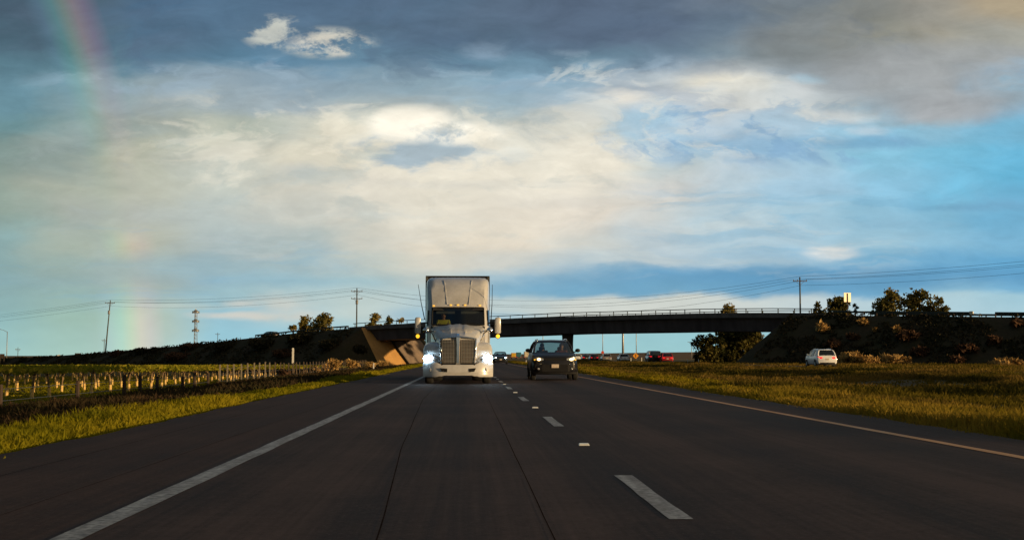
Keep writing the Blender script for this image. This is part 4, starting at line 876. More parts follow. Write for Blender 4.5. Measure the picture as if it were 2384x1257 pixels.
# ------------------------------------------------------------------ wheels, people
def wheel(t, x, y, r, w, sgn, spokes=6, rim=True, m='rim'):
    mb = MB(); mb.lathe([(r*.62, -w/2), (r*.93, -w/2), (r*.985, -w*.38), (r, -w*.2), (r, w*.2), (r*.985, w*.38), (r*.93, w/2), (r*.62, w/2), (r*.60, 0), (r*.62, -w/2)], (x, y, r), 24)
    o = mb.build('wheel', M['tyre'], t, smooth='auto')
    if rim:
        mb = MB(); xo = sgn*w*.40
        mb.lathe([(r*.63, xo), (r*.60, xo+sgn*.02), (r*.55, xo-sgn*.05), (.001, xo-sgn*.07)], (x, y, r), 20)
        for k in range(spokes):
            a = 2*math.pi*k/spokes; mb.box((x+xo-sgn*.01, y+math.cos(a)*r*.32, r+math.sin(a)*r*.32), (.04, .09*r/.35, r*.6), Matrix.Rotation(a-math.pi/2, 3, 'X'))
        mb.lathe([(r*.16, xo-sgn*.05), (r*.16, xo+sgn*.02), (.001, xo+sgn*.03)], (x, y, r), 10)
        mb.build('rim', M[m], o)
    return o
def person(label, loc, shirt, cat='person', hair_long=False, glasses=False, vest=None, turn=0., reach=True):
    """seated figure facing -y, hip at loc; one skinned body with hair and clothes as children"""
    t = thing('person', label, cat, loc, turn)
    def skin(name, verts, edges, rad, m, parent, sub=2, root=0):
        me = bpy.data.meshes.new(name); me.from_pydata(verts, edges, []); o = bpy.data.objects.new(name, me); C.objects.link(o); o.parent = parent
        k = o.modifiers.new('skin', 'SKIN'); s = o.modifiers.new('sub', 'SUBSURF'); s.levels = s.render_levels = sub
        for v, r in zip(me.skin_vertices[0].data, rad): v.radius = r if isinstance(r, tuple) else (r, r)
        me.skin_vertices[0].data[root].use_root = True; me.materials.append(m); return o
    V = [(0, 0, .02), (0, .03, .22), (0, .02, .42), (0, -.0, .53), (0, -.02, .60), (0, -.035, .70), (0, -.02, .79)]
    E = [(0, 1), (1, 2), (2, 3), (3, 4), (4, 5), (5, 6)]; Rd = [(.16, .12), (.15, .11), (.17, .11), (.06, .06), (.062, .066), (.083, .098), (.06, .07)]
    V += [(0, -.135, .685)]; E += [(5, 7)]; Rd += [.016]
    for s in (-1, 1):
        k = len(V); V += [(s*.19, .0, .46), (s*.25, -.10, .22), (s*.20, -.36, .30), (s*.18, -.43, .33)]; E += [(2, k), (k, k+1), (k+1, k+2), (k+2, k+3)]; Rd += [.065, .048, .036, (.022, .035)]
        for j in range(4): V.append((s*(.15+.012*j), -.50-.008*(j % 2), .30+.024*j)); E.append((k+3, len(V)-1)); Rd.append(.010)
        V.append((s*.14, -.44, .37)); E.append((k+3, len(V)-1)); Rd.append(.011)
        k = len(V); V += [(s*.10, -.06, .0), (s*.15, -.46, .06), (s*.15, -.55, -.36), (s*.15, -.70, -.40)]; E += [(0, k), (k, k+1), (k+1, k+2), (k+2, k+3)]; Rd += [.088, .062, .042, .035]
        V.append((s*.088, -.02, .69)); E.append((5, len(V)-1)); Rd.append(.018)
    body = skin('body', V, E, Rd, M['skin'], t)
    V = [(0, .0, .04), (0, .03, .22), (0, .02, .41), (0, .005, .50)]; E = [(0, 1), (1, 2), (2, 3)]; Rd = [(.172, .13), (.165, .125), (.185, .125), (.085, .08)]
    for s in (-1, 1):
        k = len(V); V += [(s*.20, 0, .46), (s*.255, -.10, .22), (s*.215, -.28, .275)]; E += [(2, k), (k, k+1), (k+1, k+2)]; Rd += [.082, .062, .05]
    skin('shirt', V, E, Rd, shirt, t)
    V = [(0, 0, -.01)]; E = []; Rd = [(.17, .13)]
    for s in (-1, 1):
        k = len(V); V += [(s*.10, -.06, .0), (s*.15, -.46, .06), (s*.15, -.55, -.32)]; E += [(0, k), (k, k+1), (k+1, k+2)]; Rd += [.098, .074, .056]
    skin('trousers', V, E, Rd, M['jeans'], t)
    mb = MB(); mb.ball((0, .0, .755), (.098, .115, .085), 14, 9); mb.ball((0, .045, .70), (.092, .075, .10), 12, 8)
    if hair_long: mb.ball((0, .06, .60), (.10, .06, .14), 12, 8)
    mb.build('hair', M['hair'], t, smooth=True)
    for s in (-1, 1): MB().ball((s*.035, -.125, .715), (.016, .012, .010), 8, 6).build('eye', M['dark'], t)
    MB().ball((0, -.128, .635), (.026, .012, .007), 8, 6).build('mouth', M['maroon'], t)
    if glasses:
        mb = MB(); [mb.ball((s*.036, -.134, .715), (.032, .012, .022), 10, 6) for s in (-1, 1)]; mb.box((0, -.14, .722), (.03, .01, .008)); mb.build('sunglasses', M['black'], t)
    return t

# ------------------------------------------------------------------ cars
def lerp(a, c, u): return a+(c-a)*u
def car(name, label, cat, loc, paint, L=4.5, Wd=1.85, H=1.68, hood=1.12, belt=1.08, clear=.24, ws=(1.05, 1.85), rg=(4.02, 4.36), tail_z=None, group=None, lights=None, rear_dir=False,
        tails='taild', wheel_r=.35, box=False, rails=False, gl='glass', plate=True, notch=None, spare=False, roof=None):
    t = thing(name, label, cat, loc, math.pi if rear_dir else 0., group); w = Wd/2
    tz = belt if tail_z is None else tail_z
    fl = .80 if not box else .94
    st = [(0., fl*w, clear+.14, hood-.26, 0), (.05, (fl+.06)*w, clear+.04, hood-.20, 0), (.16, .93*w, clear, hood-.13, 0), (.42, .985*w, clear, hood-.06, 0), (.80, w, clear, hood-.015, 0), (ws[0]-.06, w, clear, hood+.02, 0),
          (ws[0]+.02, w, clear, belt, 1), (ws[1], w, clear, belt, 1), ((ws[1]+rg[0])/2, w, clear, belt+.01, 1), (rg[0]-.15, w, clear, belt+.02, 1), (rg[1]-.05 if notch is None else rg[1]-.08, .99*w, clear, belt, 1)]
    if notch: st += [(rg[1]+.02, .985*w, clear, belt, 0), (L-.35, .96*w, clear+.02, tz, 0), (L-.08, .93*w, clear+.06, tz-.03, 0), (L, .86*w, clear+.16, tz-.18, 0)]
    else: st += [(L-.10, .97*w, clear+.02, tz, 0), (L-.03, .94*w, clear+.07, tz-.04, 0), (L, .88*w, clear+.16, tz-.20, 0)]
    rings = []
    for (y, hw, zb, zt, tub) in st:
        h = zt-zb; c = .035
        half = [(-.80*hw, zb), (-.95*hw, zb+.09), (-hw, zb+.30*h), (-.995*hw, zb+.62*h), (-.97*hw, zb+.86*h), (-.92*hw, zt-.01)]
        inn = [(-.86*hw, zt-.01), (-.82*hw, .48), (0, .46), (.82*hw, .48), (.86*hw, zt-.01)] if tub else [(-.80*hw, zt+.4*c), (-.45*hw, zt+.9*c), (0, zt+c), (.45*hw, zt+.9*c), (.80*hw, zt+.4*c)]
        rings.append([(x, y, z) for x, z in half]+[(x, y, z) for x, z in inn]+[(-x, y, z) for x, z in half[::-1]])
    MB().loft(rings).build('body', paint, t, smooth='auto')
    wb, wr = .90*w, (.70 if not box else .84)*w; rf = H-.04
    y0, y1, y2, y3 = ws[0], ws[1], rg[0], rg[1]
    # roof panel
    rr = []
    for y, f, dz in ((y1-.05, .94, -.035), (y1+.12, 1., 0), ((y1+y2)/2, 1.01, .035), (y2-.25, .99, .012), (y2, .93, -.03)):
        rr.append([(-wr*f*1.03, y, rf+dz-.045), (-wr*f*1.02, y, rf+dz-.005), (-wr*f*.8, y, rf+dz+.028), (0, y, rf+dz+.042), (wr*f*.8, y, rf+dz+.028), (wr*f*1.02, y, rf+dz-.005), (wr*f*1.03, y, rf+dz-.045), (0, y, rf+dz-.01)])
    MB().loft(rr).build('roof', roof or paint, t, smooth='auto')
    ym = lerp(y1, y2, .46)
    for s in (-1, 1):
        for pp, rd in (([(s*wb*.97, y0, belt-.02), (s*lerp(wb, wr, .55), lerp(y0, y1, .55), lerp(belt, rf, .58)), (s*wr*.98, y1, rf-.03)], [.05, .042, .042]),
                       ([(s*wb*1.0, ym, belt-.02), (s*wr*1.02, ym, rf-.03)], [.05, .04]),
                       ([(s*wb*.97, y3-.06, belt-.02), (s*lerp(wb, wr, .6), lerp(y3, y2, .6), lerp(belt, rf, .6)), (s*wr*.97, y2, rf-.03)], [.085, .075, .06])):
            MB().tube(pp, rd, 6).build('pillar', paint, t, smooth='auto')
    def pane(part, a, bq, c, d, bul, m, nu=6):
        mb = MB(); rows = []
        for j in range(4):
            v = j/3; r = []
            for i in range(nu+1):
                u = i/nu; p = Vector(a).lerp(Vector(bq), u).lerp(Vector(d).lerp(Vector(c), u), v); k = 4*u*(1-u)*.8+.2; r.append(p+Vector(bul)*(k*(.6+.4*4*v*(1-v))))
            rows.append(r)
        mb.loft(rows, caps=False, closed=False); return mb.build(part, m, t, smooth=True)
    pane('windshield', (-wb*.93, y0+.0, belt), (wb*.93, y0+.0, belt), (wr*.93, y1, rf-.02), (-wr*.93, y1, rf-.02), (0, -.07, .02), M['glass'])
    pane('rear_window', (-wb*.90, y3-.03, belt), (wb*.90, y3-.03, belt), (wr*.90, y2, rf-.03), (-wr*.90, y2, rf-.03), (0, .06, .01), M[gl])
    for s in (-1, 1):
        xb, xr = s*wb*.985, s*wr*1.0
        f0 = lerp(y0, y1, .12)
        pane('side_window', (xb, f0, belt+.03), (xb, ym-.05, belt+.03), (xr, ym-.05, rf-.05), (xr, y1+.04, rf-.05), (s*.02, 0, 0), M['glass'], 3)
        pane('side_window', (xb, ym+.05, belt+.03), (xb, y3-.16, belt+.03), (xr, y2-.08, rf-.05), (xr, ym+.05, rf-.05), (s*.02, 0, 0), M[gl], 3)
    # interior
    it = MB(); it.box((0, y0+.22, belt-.10), (1.60*w, .42, .22)); it.box((0, y0+.9, .62), (.24*w, .9, .30)); it.build('dashboard', M['dark'], t, bevel=.04)
    for s in (-1, 1):
        sm = MB(); yx = y0+1.22; sm.box((s*.42*w, yx, .60), (.52, .54, .16)); sm.box((s*.42*w, yx+.32, .95), (.50, .14, .66), Matrix.Rotation(-.2, 3, 'X')); sm.box((s*.42*w, yx+.43, 1.34), (.27, .10, .20)); sm.build('seat', M['dark'], t, bevel=.05)
    sm = MB(); sm.box((0, y0+2.15, .62), (1.4*w, .5, .18)); sm.box((0, y0+2.5, .92), (1.4*w, .14, .55), Matrix.Rotation(-.25, 3, 'X')); sm.build('rear_seat', M['dark'], t, bevel=.05)
    sx = .42*w; rg_ = []
    for k in range(17): a = 2*math.pi*k/16; rg_.append((sx+.18*math.cos(a), y0+.60+.07*math.sin(a), belt-.06+.17*math.sin(a)))
    MB().tube(rg_, .015, 6, caps=False).build('steering_wheel', M['black'], t)
    # mirrors
    for s in (-1, 1):
        mb = MB(); mb.ball((s*(w+.10), y0+.42, belt+.10), (.115, .07, .085), 12, 8); mb.tube([(s*w*.93, y0+.44, belt+.02), (s*(w+.06), y0+.43, belt+.06)], .028, 6)
        mb.build('side_mirror', paint if not box else M['black'], t, smooth=True)
    # front
    hz = hood-.27
    gm = MB(); gm.slab([(-.44*w, -.012, hz-.02), (.44*w, -.012, hz-.02), (.50*w, -.008, hz+.06), (-.50*w, -.008, hz+.06)], (0, -1, 0), .03); gm.build('grille', M['black'], t)
    gm = MB(); gm.loft([[(x, y, z0), (x, y+.03, z0), (x, y+.03, z1), (x, y, z1)] for x, y, z0, z1 in ((-.80*w, .03, clear+.18, clear+.40), (-.55*w, -.02, clear+.12, clear+.42), (.55*w, -.02, clear+.12, clear+.42), (.80*w, .03, clear+.18, clear+.40))]); gm.build('lower_grille', M['black'], t)
    gm = MB(); gm.loft([[(x, y, clear+.02), (x, y+.08, clear+.0), (x, y+.08, clear+.10), (x, y-.02, clear+.10)] for x, y in ((-.90*w, .12), (-.70*w, .02), (0, -.03), (.70*w, .02), (.90*w, .12))]); gm.build('front_lip', M['black'], t, smooth='auto')
    for s in (-1, 1):
        mb = MB(); mb.loft([[(s*x, y, z-.065*k), (s*x, y+.06, z-.065*k), (s*x, y+.06, z+.07*k), (s*x, y+.01, z+.07*k)] for x, y, z, k in ((.50*w, -.022, hz+.01, .55), (.68*w, -.005, hz+.02, .95), (.82*w, .045, hz+.035, 1.05), (.93*w, .14, hz+.06, .8))])
        o = mb.build('headlight', M['lens'], t, smooth='auto')
        if lights:
            MB().ball((s*.70*w, -.02, hz+.01), (.075, .04, .052), 10, 8).build('bulb', M[lights], o, smooth=True)
            MB().ball((s*.88*w, .055, hz-.005), (.035, .03, .03), 8, 6).build('signal_lamp', M['amber'], o, smooth=True)
        MB().ball((s*.72*w, .0, clear+.24), (.06, .03, .045), 10, 6).build('fog_lamp', M['lens'], t, smooth=True)
    if plate: MB().box((0, -.045, clear+.36), (.31, .012, .155)).build('licence_plate', M['plate'], t, bevel=.004)
    if lights == 'head_y':
        for s in (-1, 1): MB().tube([(s*.60*w, -.01, clear+.44), (s*.78*w, .03, clear+.38), (s*.90*w, .12, clear+.22)], .018, 6).build('bumper_trim', M['chrome'], t)
    # rear
    zr = tz-.22
    for s in (-1, 1):
        mb = MB(); mb.loft([[(s*x, y, z0), (s*x, y-.05, z0), (s*x, y-.05, z1), (s*x, y, z1)] for x, y, z0, z1 in ((.48*w, L+.008, zr-.02, zr+.09), (.72*w, L+.006, zr-.06, zr+.11), (.88*w, L-.02, zr-.07, zr+.13), (.945*w, L-.09, zr-.05, zr+.13))])
        mb.build('tail_lamp', M[tails], t, smooth='auto')
    MB().loft([[(x, y, clear+.06), (x, y-.06, clear+.02), (x, y-.06, clear+.22), (x, y, clear+.22)] for x, y in ((-.90*w, L-.07), (-.7*w, L+.014), (.7*w, L+.014), (.9*w, L-.07))]).build('rear_bumper', M['black'], t, smooth='auto')
    if plate: MB().box((0, L+.012, zr-.10), (.31, .012, .155)).build('licence_plate', M['plate'], t, bevel=.004)
    # wheels with dark arches
    for y in (.82, L-.84):
        for s in (-1, 1):
            mb = MB(); n = 12; ring = []
            for k in range(n+1):
                a = math.pi*k/n; ring.append([(s*(w+.012), y+math.cos(a)*r0, wheel_r+math.sin(a)*r0*.98) for r0 in (.001, wheel_r+.075)]+[(s*(w-.05), y+math.cos(a)*r0, wheel_r+math.sin(a)*r0*.98) for r0 in (wheel_r+.075, .001)])
            mb.loft(ring); mb.build('wheel_arch', M['black'], t)
            wheel(t, s*(w-.085), y, wheel_r, .225, s)
    if rails:
        for s in (-1, 1):
            MB().tube([(s*wr*.93, y1+.10, rf+.02), (s*wr*.93, y1+.25, rf+.085), (s*wr*.93, y2-.35, rf+.085), (s*wr*.93, y2-.12, rf+.0)], .022, 6).build('roof_rail', M['chrome'], t, smooth=True)
    if spare:
        mb = MB(); mb.lathe([(.16, -.09), (.34, -.09), (.37, -.05), (.37, .07), (.33, .10), (.001, .11)], (0, 0, 0), 20)
        o = mb.build('spare_wheel', M['tyre'], t, smooth='auto'); o.rotation_euler = (0, 0, R(90)); o.location = (0, L+.10, tz-.24)
    return t
def place(px, d): return ((px-1090)/F_PX*d, d, 0.)
p = place(1292.5, 55)
car('black_suv', 'dark charcoal crossover with headlights on in the lane beside the big truck', 'car', (p[0], p[1], 0), M['charcoal'], L=4.5, Wd=1.98, H=1.72, hood=1.14, belt=1.17, ws=(1.05, 1.9), lights='head_y', rails=True)
person('person in dark clothes and sunglasses in the left front seat of the dark crossover', (p[0]-.43, p[1]+2.2, .76), M['shirt'], glasses=True)
person('long haired person in a red brown top on the right in the dark crossover', (p[0]+.43, p[1]+2.2, .76), M['rshirt'], hair_long=True)
p = place(1166, 174)
car('blue_suv', 'blue black car with bright headlights following far behind the big truck', 'car', p, M['navy'], L=4.5, Wd=1.9, H=1.66, lights='head_w')
RD = 'cars driving away on the far lanes'
p = place(1931, 118); car('white_suv', 'white crossover driving away in front of the right embankment', 'car', (p[0], p[1]+4.5, 0.), M['whitesuv'], L=4.6, Wd=1.86, H=1.66, rear_dir=True, tails='tail_near', group=RD, gl='glassd', rails=True)
p = place(1526, 191); car('black_jeep', 'tall boxy black off roader with a spare wheel beside the red car', 'car', (p[0], p[1]+4.2, 0), M['blackp'], L=4.2, Wd=1.9, H=1.84, hood=1.2, belt=1.2, ws=(1.3, 1.5), rg=(4.0, 4.12), rear_dir=True, tails='tail', group=RD, box=True, gl='glassd', spare=True, wheel_r=.4)
p = place(1555.5, 188); car('red_hatchback', 'bright red hatchback right of the boxy black off roader', 'car', (p[0], p[1]+4.1, 0), M['redp'], L=4.1, Wd=1.76, H=1.5, hood=1.0, belt=1.0, ws=(.95, 1.75), rg=(3.6, 4.0), rear_dir=True, tails='tail', group=RD, gl='glassd')
p = place(1455.5, 219); car('white_sedan', 'white sedan under the bridge beside the diamond sign', 'car', (p[0], p[1]+4.6, 0), M['whitesuv'], L=4.6, Wd=1.8, H=1.45, hood=.98, belt=.96, ws=(1.1, 2.0), rg=(3.3, 3.9), tail_z=1.0, notch=True, rear_dir=True, group=RD)
p = place(1413.5, 240); car('grey_hatchback', 'dark grey hatchback under the bridge below the red sign', 'car', (p[0], p[1]+4.2, 0), M['silver'], L=4.2, Wd=1.75, H=1.5, hood=1.0, belt=1.0, ws=(1., 1.8), rg=(3.7, 4.05), rear_dir=True, tails='taild', group=RD, gl='glassd')
p = place(1384.5, 262); car('maroon_car', 'dark red car with lit tail lamps between the two dark cars', 'car', (p[0], p[1]+4.4, 0), M['maroon'], L=4.4, Wd=1.8, H=1.5, hood=1.0, belt=.98, ws=(1., 1.85), rg=(3.7, 4.2), rear_dir=True, tails='tail', group=RD)
p = place(1366, 280); car('black_sedan', 'black sedan with lit tail lamps right of the bridge pier', 'car', (p[0], p[1]+4.5, 0), M['blackp'], L=4.5, Wd=1.8, H=1.45, hood=.98, belt=.96, ws=(1.1, 2.), rg=(3.4, 4.), tail_z=1.0, notch=True, rear_dir=True, tails='tail', group=RD)
p = place(1346, 300); car('white_hatchback', 'white car partly hidden behind the dark crossover', 'car', (p[0], p[1]+4.3, 0), M['whitesuv'], L=4.3, Wd=1.8, H=1.55, rear_dir=True, group=RD)
# car on the left approach of the overpass
sx = q(-46.5); pz = ST(sx, 3.2, ZP(sx)-.36)
c_ = car('dark_hatchback', 'dark car silhouetted on the left approach of the overpass', 'car', tuple(pz), M['blackp'], L=4.3, Wd=1.8, H=1.5, hood=1.0, belt=1.0, ws=(1., 1.8), rg=(3.6, 4.1)); c_.rotation_euler = (0, 0, -R(90+39))

# ------------------------------------------------------------------ box trucks far down the opposite lanes
def box_truck(label, px, d, m, wpx, hpx, lit=True):
    p = place(px, d); sc = F_PX/d; w = wpx/sc; h = hpx/sc
    t = thing('box_truck', label, 'truck', (p[0], p[1], 0), 0, 'trucks far down the opposite lanes')
    MB().box((0, 3., .85+(h-.85)/2), (w, 6., h-.85)).build('cargo_box', m, t, bevel=.05)
    MB().loft([[(-w*.46, y, .6), (w*.46, y, .6), (w*.44, y, z), (-w*.44, y, z)] for y, z in ((6.1, 2.3), (7.3, 2.3), (7.9, 1.5), (8.4, 1.3))]).build('cab', m, t, bevel=.05)
    MB().box((0, 3.5, .68), (w*.6, 7., .25)).build('chassis', M['black'], t)
    for s in (-1, 1):
        MB().box((s*w*.24, -.012, .85+(h-.85)/2), (w*.45, .03, (h-.85)*.9)).build('rear_door', m, t, bevel=.01)
        MB().box((s*w*.42, -.02, .78), (.2, .06, .14)).build('tail_lamp', M['tail'] if lit else M['taild'], t)
        for y in (1.2, 6.9): wheel(t, s*(w*.5-.18), y, .45, .3, s)
    MB().box((0, -.06, .55), (w*.9, .12, .14)).build('rear_bumper', M['steel'], t); return t
box_truck('far yellow box truck left of the teal one', 1196, 560, M['yellowbox'], 10.5, 14)
box_truck('far teal box truck between the yellow and the cream one', 1208, 530, M['tealbox'], 11, 15.5)
box_truck('cream box truck nearest the dark crossover', 1228, 480, M['creambox'], 14, 18)

# ------------------------------------------------------------------ the big truck
TX, TY = -.365, 47.6
tk = thing('semi_truck', 'big white semi truck with a sleeper cab and bright headlights in the near lane', 'truck', (TX, TY, 0), .012)
WH = M['white']
# bumper: a curved bar, open slots filled with dark inserts
def bump_y(x): return .42*abs(x/1.3)**3.2
xs_ = np.linspace(-1.30, 1.30, 27); rings = []
for x in xs_:
    y = bump_y(x); lip = .31 if abs(x) < .55 else (.25 if abs(x) > .72 else .28)
    top = .70 if abs(x) < .62 else (.79 if abs(x) > .74 else .745)
    rings.append([(x, y+.04, lip+.05), (x, y+.02, lip), (x, y-.02, lip+.14), (x, y-.005, lip+.17), (x, y-.02, .42), (x, y-.015, top-.08), (x, y+.03, top), (x, y+.22, top), (x, y+.22, lip+.05)])
MB().loft(rings).build('bumper', WH, tk, smooth='auto')
for s in (-1, 1):
    MB().slab([(s*.40, -.028, .43), (s*.40, -.028, .56), (s*.66, -.018, .58), (s*.60, -.02, .45)], (0, -1, 0), .05).build('tow_slot', M['black'], tk)
    MB().ball((s*1.02, bump_y(1.02)-.012, .52), (.05, .03, .08), 10, 8).build('bumper_lamp', M['lens'], tk, smooth=True)
MB().loft([[(x, .05, .66), (x, .25, .66), (x, .25, .74), (x, .07, .76)] for x in (-.62, .62)]).build('bumper_gap', M['black'], tk)
MB().box((0, .045, .74), (.16, .06, .05)).build('tow_hook', M['steel'], tk)
# hood
def hood_ring(y, w, zt, zl, ridge):
    return [(-w, y, zl), (-w*1.0, y, lerp(zl, zt, .6)), (-w*.97, y, zt-.12), (-w*.86, y, zt-.03), (-w*.45, y, zt+.005), (-.26-.1*(w-.66), y, zt+.025+ridge), (-.20, y, zt+.03), (-.07, y, zt+.055), (0, y, zt+.05),
            (.07, y, zt+.055), (.20, y, zt+.03), (.26+.1*(w-.66), y, zt+.025+ridge), (w*.45, y, zt+.005), (w*.86, y, zt-.03), (w*.97, y, zt-.12), (w, y, lerp(zl, zt, .6)), (w, y, zl)]
MB().loft([hood_ring(*a) for a in ((.22, .655, 1.68, .74, .0), (.34, .69, 1.74, .74, .015), (.7, .76, 1.85, .78, .03), (1.3, .90, 2.02, 1.05, .035), (1.9, 1.02, 2.15, 1.3, .03), (2.3, 1.06, 2.2, 1.4, .02))]).build('hood', WH, tk, smooth='auto')
MB().loft([[(-.085, y, z-.03), (.085, y, z-.03), (.05, y, z+.05), (-.05, y, z+.05)] for y, z in ((.17, 1.72), (.30, 1.78), (.55, 1.84))]).build('hood_nose', M['chrome'], tk, smooth='auto')
# grille: two mesh panels, chrome frame, centre bar, fine slats
fr = MB()
fr.tube([(-.60, .15, .72), (-.645, .17, 1.3), (-.66, .20, 1.66), (-.35, .17, 1.70), (0, .15, 1.73), (.35, .17, 1.70), (.66, .20, 1.66), (.645, .17, 1.3), (.60, .15, .72), (0, .11, .70), (-.60, .15, .72)], .036, 8); fr.build('grille_frame', M['chrome'], tk, smooth=True)
for s in (-1, 1):
    g_ = MB().loft([[(s*.075, .15, z), (s*w, .18+.02*(z-.7), z), (s*w, .21+.02*(z-.7), z), (s*.075, .20, z)] for z, w in ((.74, .585), (1.2, .625), (1.62, .645))]).build('grille', M['mesh'], tk)
    mb = MB()
    for k in range(9): mb.box((s*(.12+.057*k), .145+.004*k, 1.18), (.010, .018, .88))
    for k in range(6): mb.box((s*.35, .150, .84+.14*k), (.50, .012, .010))
    mb.build('slats', M['steel'], g_)
MB().loft([[(-w, .10, z), (w, .10, z), (w, .16, z), (-w, .16, z)] for z, w in ((.72, .055), (1.4, .06), (1.72, .075))]).build('grille_bar', M['chrome'], tk, bevel=.012)
# fenders with headlights
for s in (-1, 1):
    rs = []
    for (y, zt, zl, xo, xi) in ((.40, 1.08, .78, 1.245, .66), (.46, 1.24, .78, 1.27, .66), (.60, 1.38, .80, 1.285, .67), (.85, 1.48, .95, 1.29, .70), (1.2, 1.50, 1.05, 1.29, .80), (1.55, 1.42, 1.02, 1.28, .90), (1.85, 1.22, .85, 1.26, .98), (2.0, 1.0, .6, 1.22, 1.0)):
        rs.append([(s*xi, y-.10*(1 if y < .5 else 0), zl), (s*xi, y-.12*(1 if y < .5 else 0), zt+.06), (s*lerp(xi, xo, .35), y-.07*(1 if y < .5 else 0), zt+.055), (s*lerp(xi, xo, .7), y-.02*(1 if y < .5 else 0), zt+.02), (s*lerp(xi, xo, .92), y, zt-.07), (s*xo, y+.03, zt-.2), (s*xo, y+.05, zl), (s*lerp(xi, xo, .5), y+.03, zl)])
    MB().loft(rs).build('fender', WH, tk, smooth='auto')
    o = MB().loft([[(s*x, y, z0), (s*x, y+.12, z0), (s*x, y+.12, z1), (s*x, y+.02, z1)] for x, y, z0, z1 in ((.70, .255, .80, .90), (.85, .28, .79, 1.0), (1.05, .315, .79, 1.07), (1.22, .38, .80, 1.09), (1.275, .47, .82, 1.05))]).build('headlight', M['lens'], tk, smooth='auto')
    MB().ball((s*1.10, .33, .93), (.185, .085, .13), 14, 10).build('bulb', M['head_w'], o, smooth=True)
    MB().ball((s*.90, .28, .89), (.06, .03, .05), 10, 8).build('inner_bulb', M['lens'], o, smooth=True)
    MB().ball((s*1.255, .42, .84), (.03, .03, .03), 8, 6).build('signal_lamp', M['amber'], o, smooth=True)
# cab and roof fairing: rounded plan rings lofted upwards, opening left for the windshield
LV = [(.95, 2.25, 1.25), (1.5, 2.25, 1.26), (2.12, 2.28, 1.26), (2.22, 2.32, 1.26), (2.90, 2.74, 1.25), (2.98, 2.80, 1.25), (3.2, 2.96, 1.255), (3.5, 3.22, 1.26), (3.8, 3.56, 1.26), (4.0, 3.88, 1.25), (4.11, 4.14, 1.215), (4.17, 4.4, 1.14), (4.19, 4.6, 1.04)]
NB_ = 17; YB = 5.25
def cab_ring(z, yf, w, ins=0.):
    pts = []
    for i in range(NB_):
        u = -1+2*i/(NB_-1); s = -1 if u < 0 else 1; a = abs(u)
        ff = .80+.05*min(1., max(0., (z-3.)/1.)); dp = .95-.35*min(1., max(0., (z-3.2)/.9))
        if a <= .75: x = ff*w*(a/.75); y = yf+.10*(a/.75)**2
        else:
            k = (a-.75)/.25*math.pi/2; x = ff*w+(1-ff)*w*math.sin(k); y = yf+.10+dp*(1-math.cos(k))
        if z > 3.05 and .28 < a < .45: y -= .0
        pts.append((s*x, y, z))
    yq = max(yf+.72, lerp(yf+1.05, YB, .35))
    pts += [(w, yq, z), (w, YB, z), (0, YB, z), (-w, YB, z), (-w, yq, z)]
    return pts
rgs = [cab_ring(*l) for l in LV]
i0, i1 = 2, NB_-3
MB().loft(rgs, skip=lambda i, j: i == 3 and i0 <= j < i1).build('cab', WH, tk, smooth='auto')
# crease lines on the fairing
for s in (-1, 1):
    mb = MB(); rs = []
    for z, yf, xx, wd in ((3.04, 2.84, .42, .02), (3.3, 3.06, .45, .05), (3.6, 3.34, .49, .065), (3.9, 3.72, .53, .04), (4.05, 3.97, .56, .01)):
        rs.append([(s*(xx-wd), yf-.0+.03, z), (s*(xx), yf-.028, z), (s*(xx+wd), yf+.03, z)])
    mb.loft(rs, caps=False, closed=False); mb.build('fairing_crease', WH, tk, smooth=True)
# windshield
wr_ = []
for k in range(6):
    u = k/5; z, yf, w = lerp(2.22, 2.90, u), lerp(2.32, 2.74, u), lerp(1.26, 1.25, u); wr_.append([Vector(p)+Vector((0, -.006, 0)) for p in cab_ring(z, yf, w)[i0:i1+1]])
MB().loft(wr_, caps=False, closed=False).build('windshield', M['glasst'], tk, smooth=True)
mb = MB()
rim_ = [Vector(p)+Vector((0, -.012, 0)) for p in cab_ring(2.22, 2.32, 1.26)[i0:i1+1]]+[Vector(p)+Vector((0, -.012, 0)) for p in cab_ring(2.90, 2.74, 1.25)[i0:i1+1]][::-1]
mb.tube(rim_+[rim_[0]], .035, 6); mb.build('windshield_seal', M['black'], tk)
MB().loft([[(-.98, 2.70, 2.80), (.98, 2.70, 2.80), (.96, 2.80, 2.93), (-.96, 2.80, 2.93)], [(-.98, 2.95, 2.80), (.98, 2.95, 2.80), (.96, 3.0, 2.93), (-.96, 3.0, 2.93)]]).build('header_shelf', M['dark'], tk)
for s in (-1, 1): MB().box((s*.48, 2.84, 2.72), (.72, .02, .10), Matrix.Rotation(.4, 3, 'X')).build('sun_visor', M['greybox'], tk)
it = MB(); it.box((0, 2.62, 2.04), (2.1, .5, .30)); it.build('dashboard', M['dark'], tk, bevel=.05)
it = MB(); it.box((0, 4.1, 2.7), (2.2, .05, 1.7)); it.box((0, 3.6, 1.3), (2.2, 2.2, .1)); it.build('cab_lining', M['dark'], tk)
for s in (-1, 1):
    sm = MB(); sm.box((s*.58, 3.45, 1.75), (.58, .56, .18)); sm.box((s*.58, 3.78, 2.2), (.54, .16, .85)); sm.build('seat', M['dark'], tk, bevel=.05)
MB().tube([(.58+.22*math.cos(2*math.pi*k/16), 3.0+.10*math.sin(2*math.pi*k/16), 2.22+.20*math.sin(2*math.pi*k/16)) for k in range(17)], .018, 6, caps=False).build('steering_wheel', M['black'], tk)
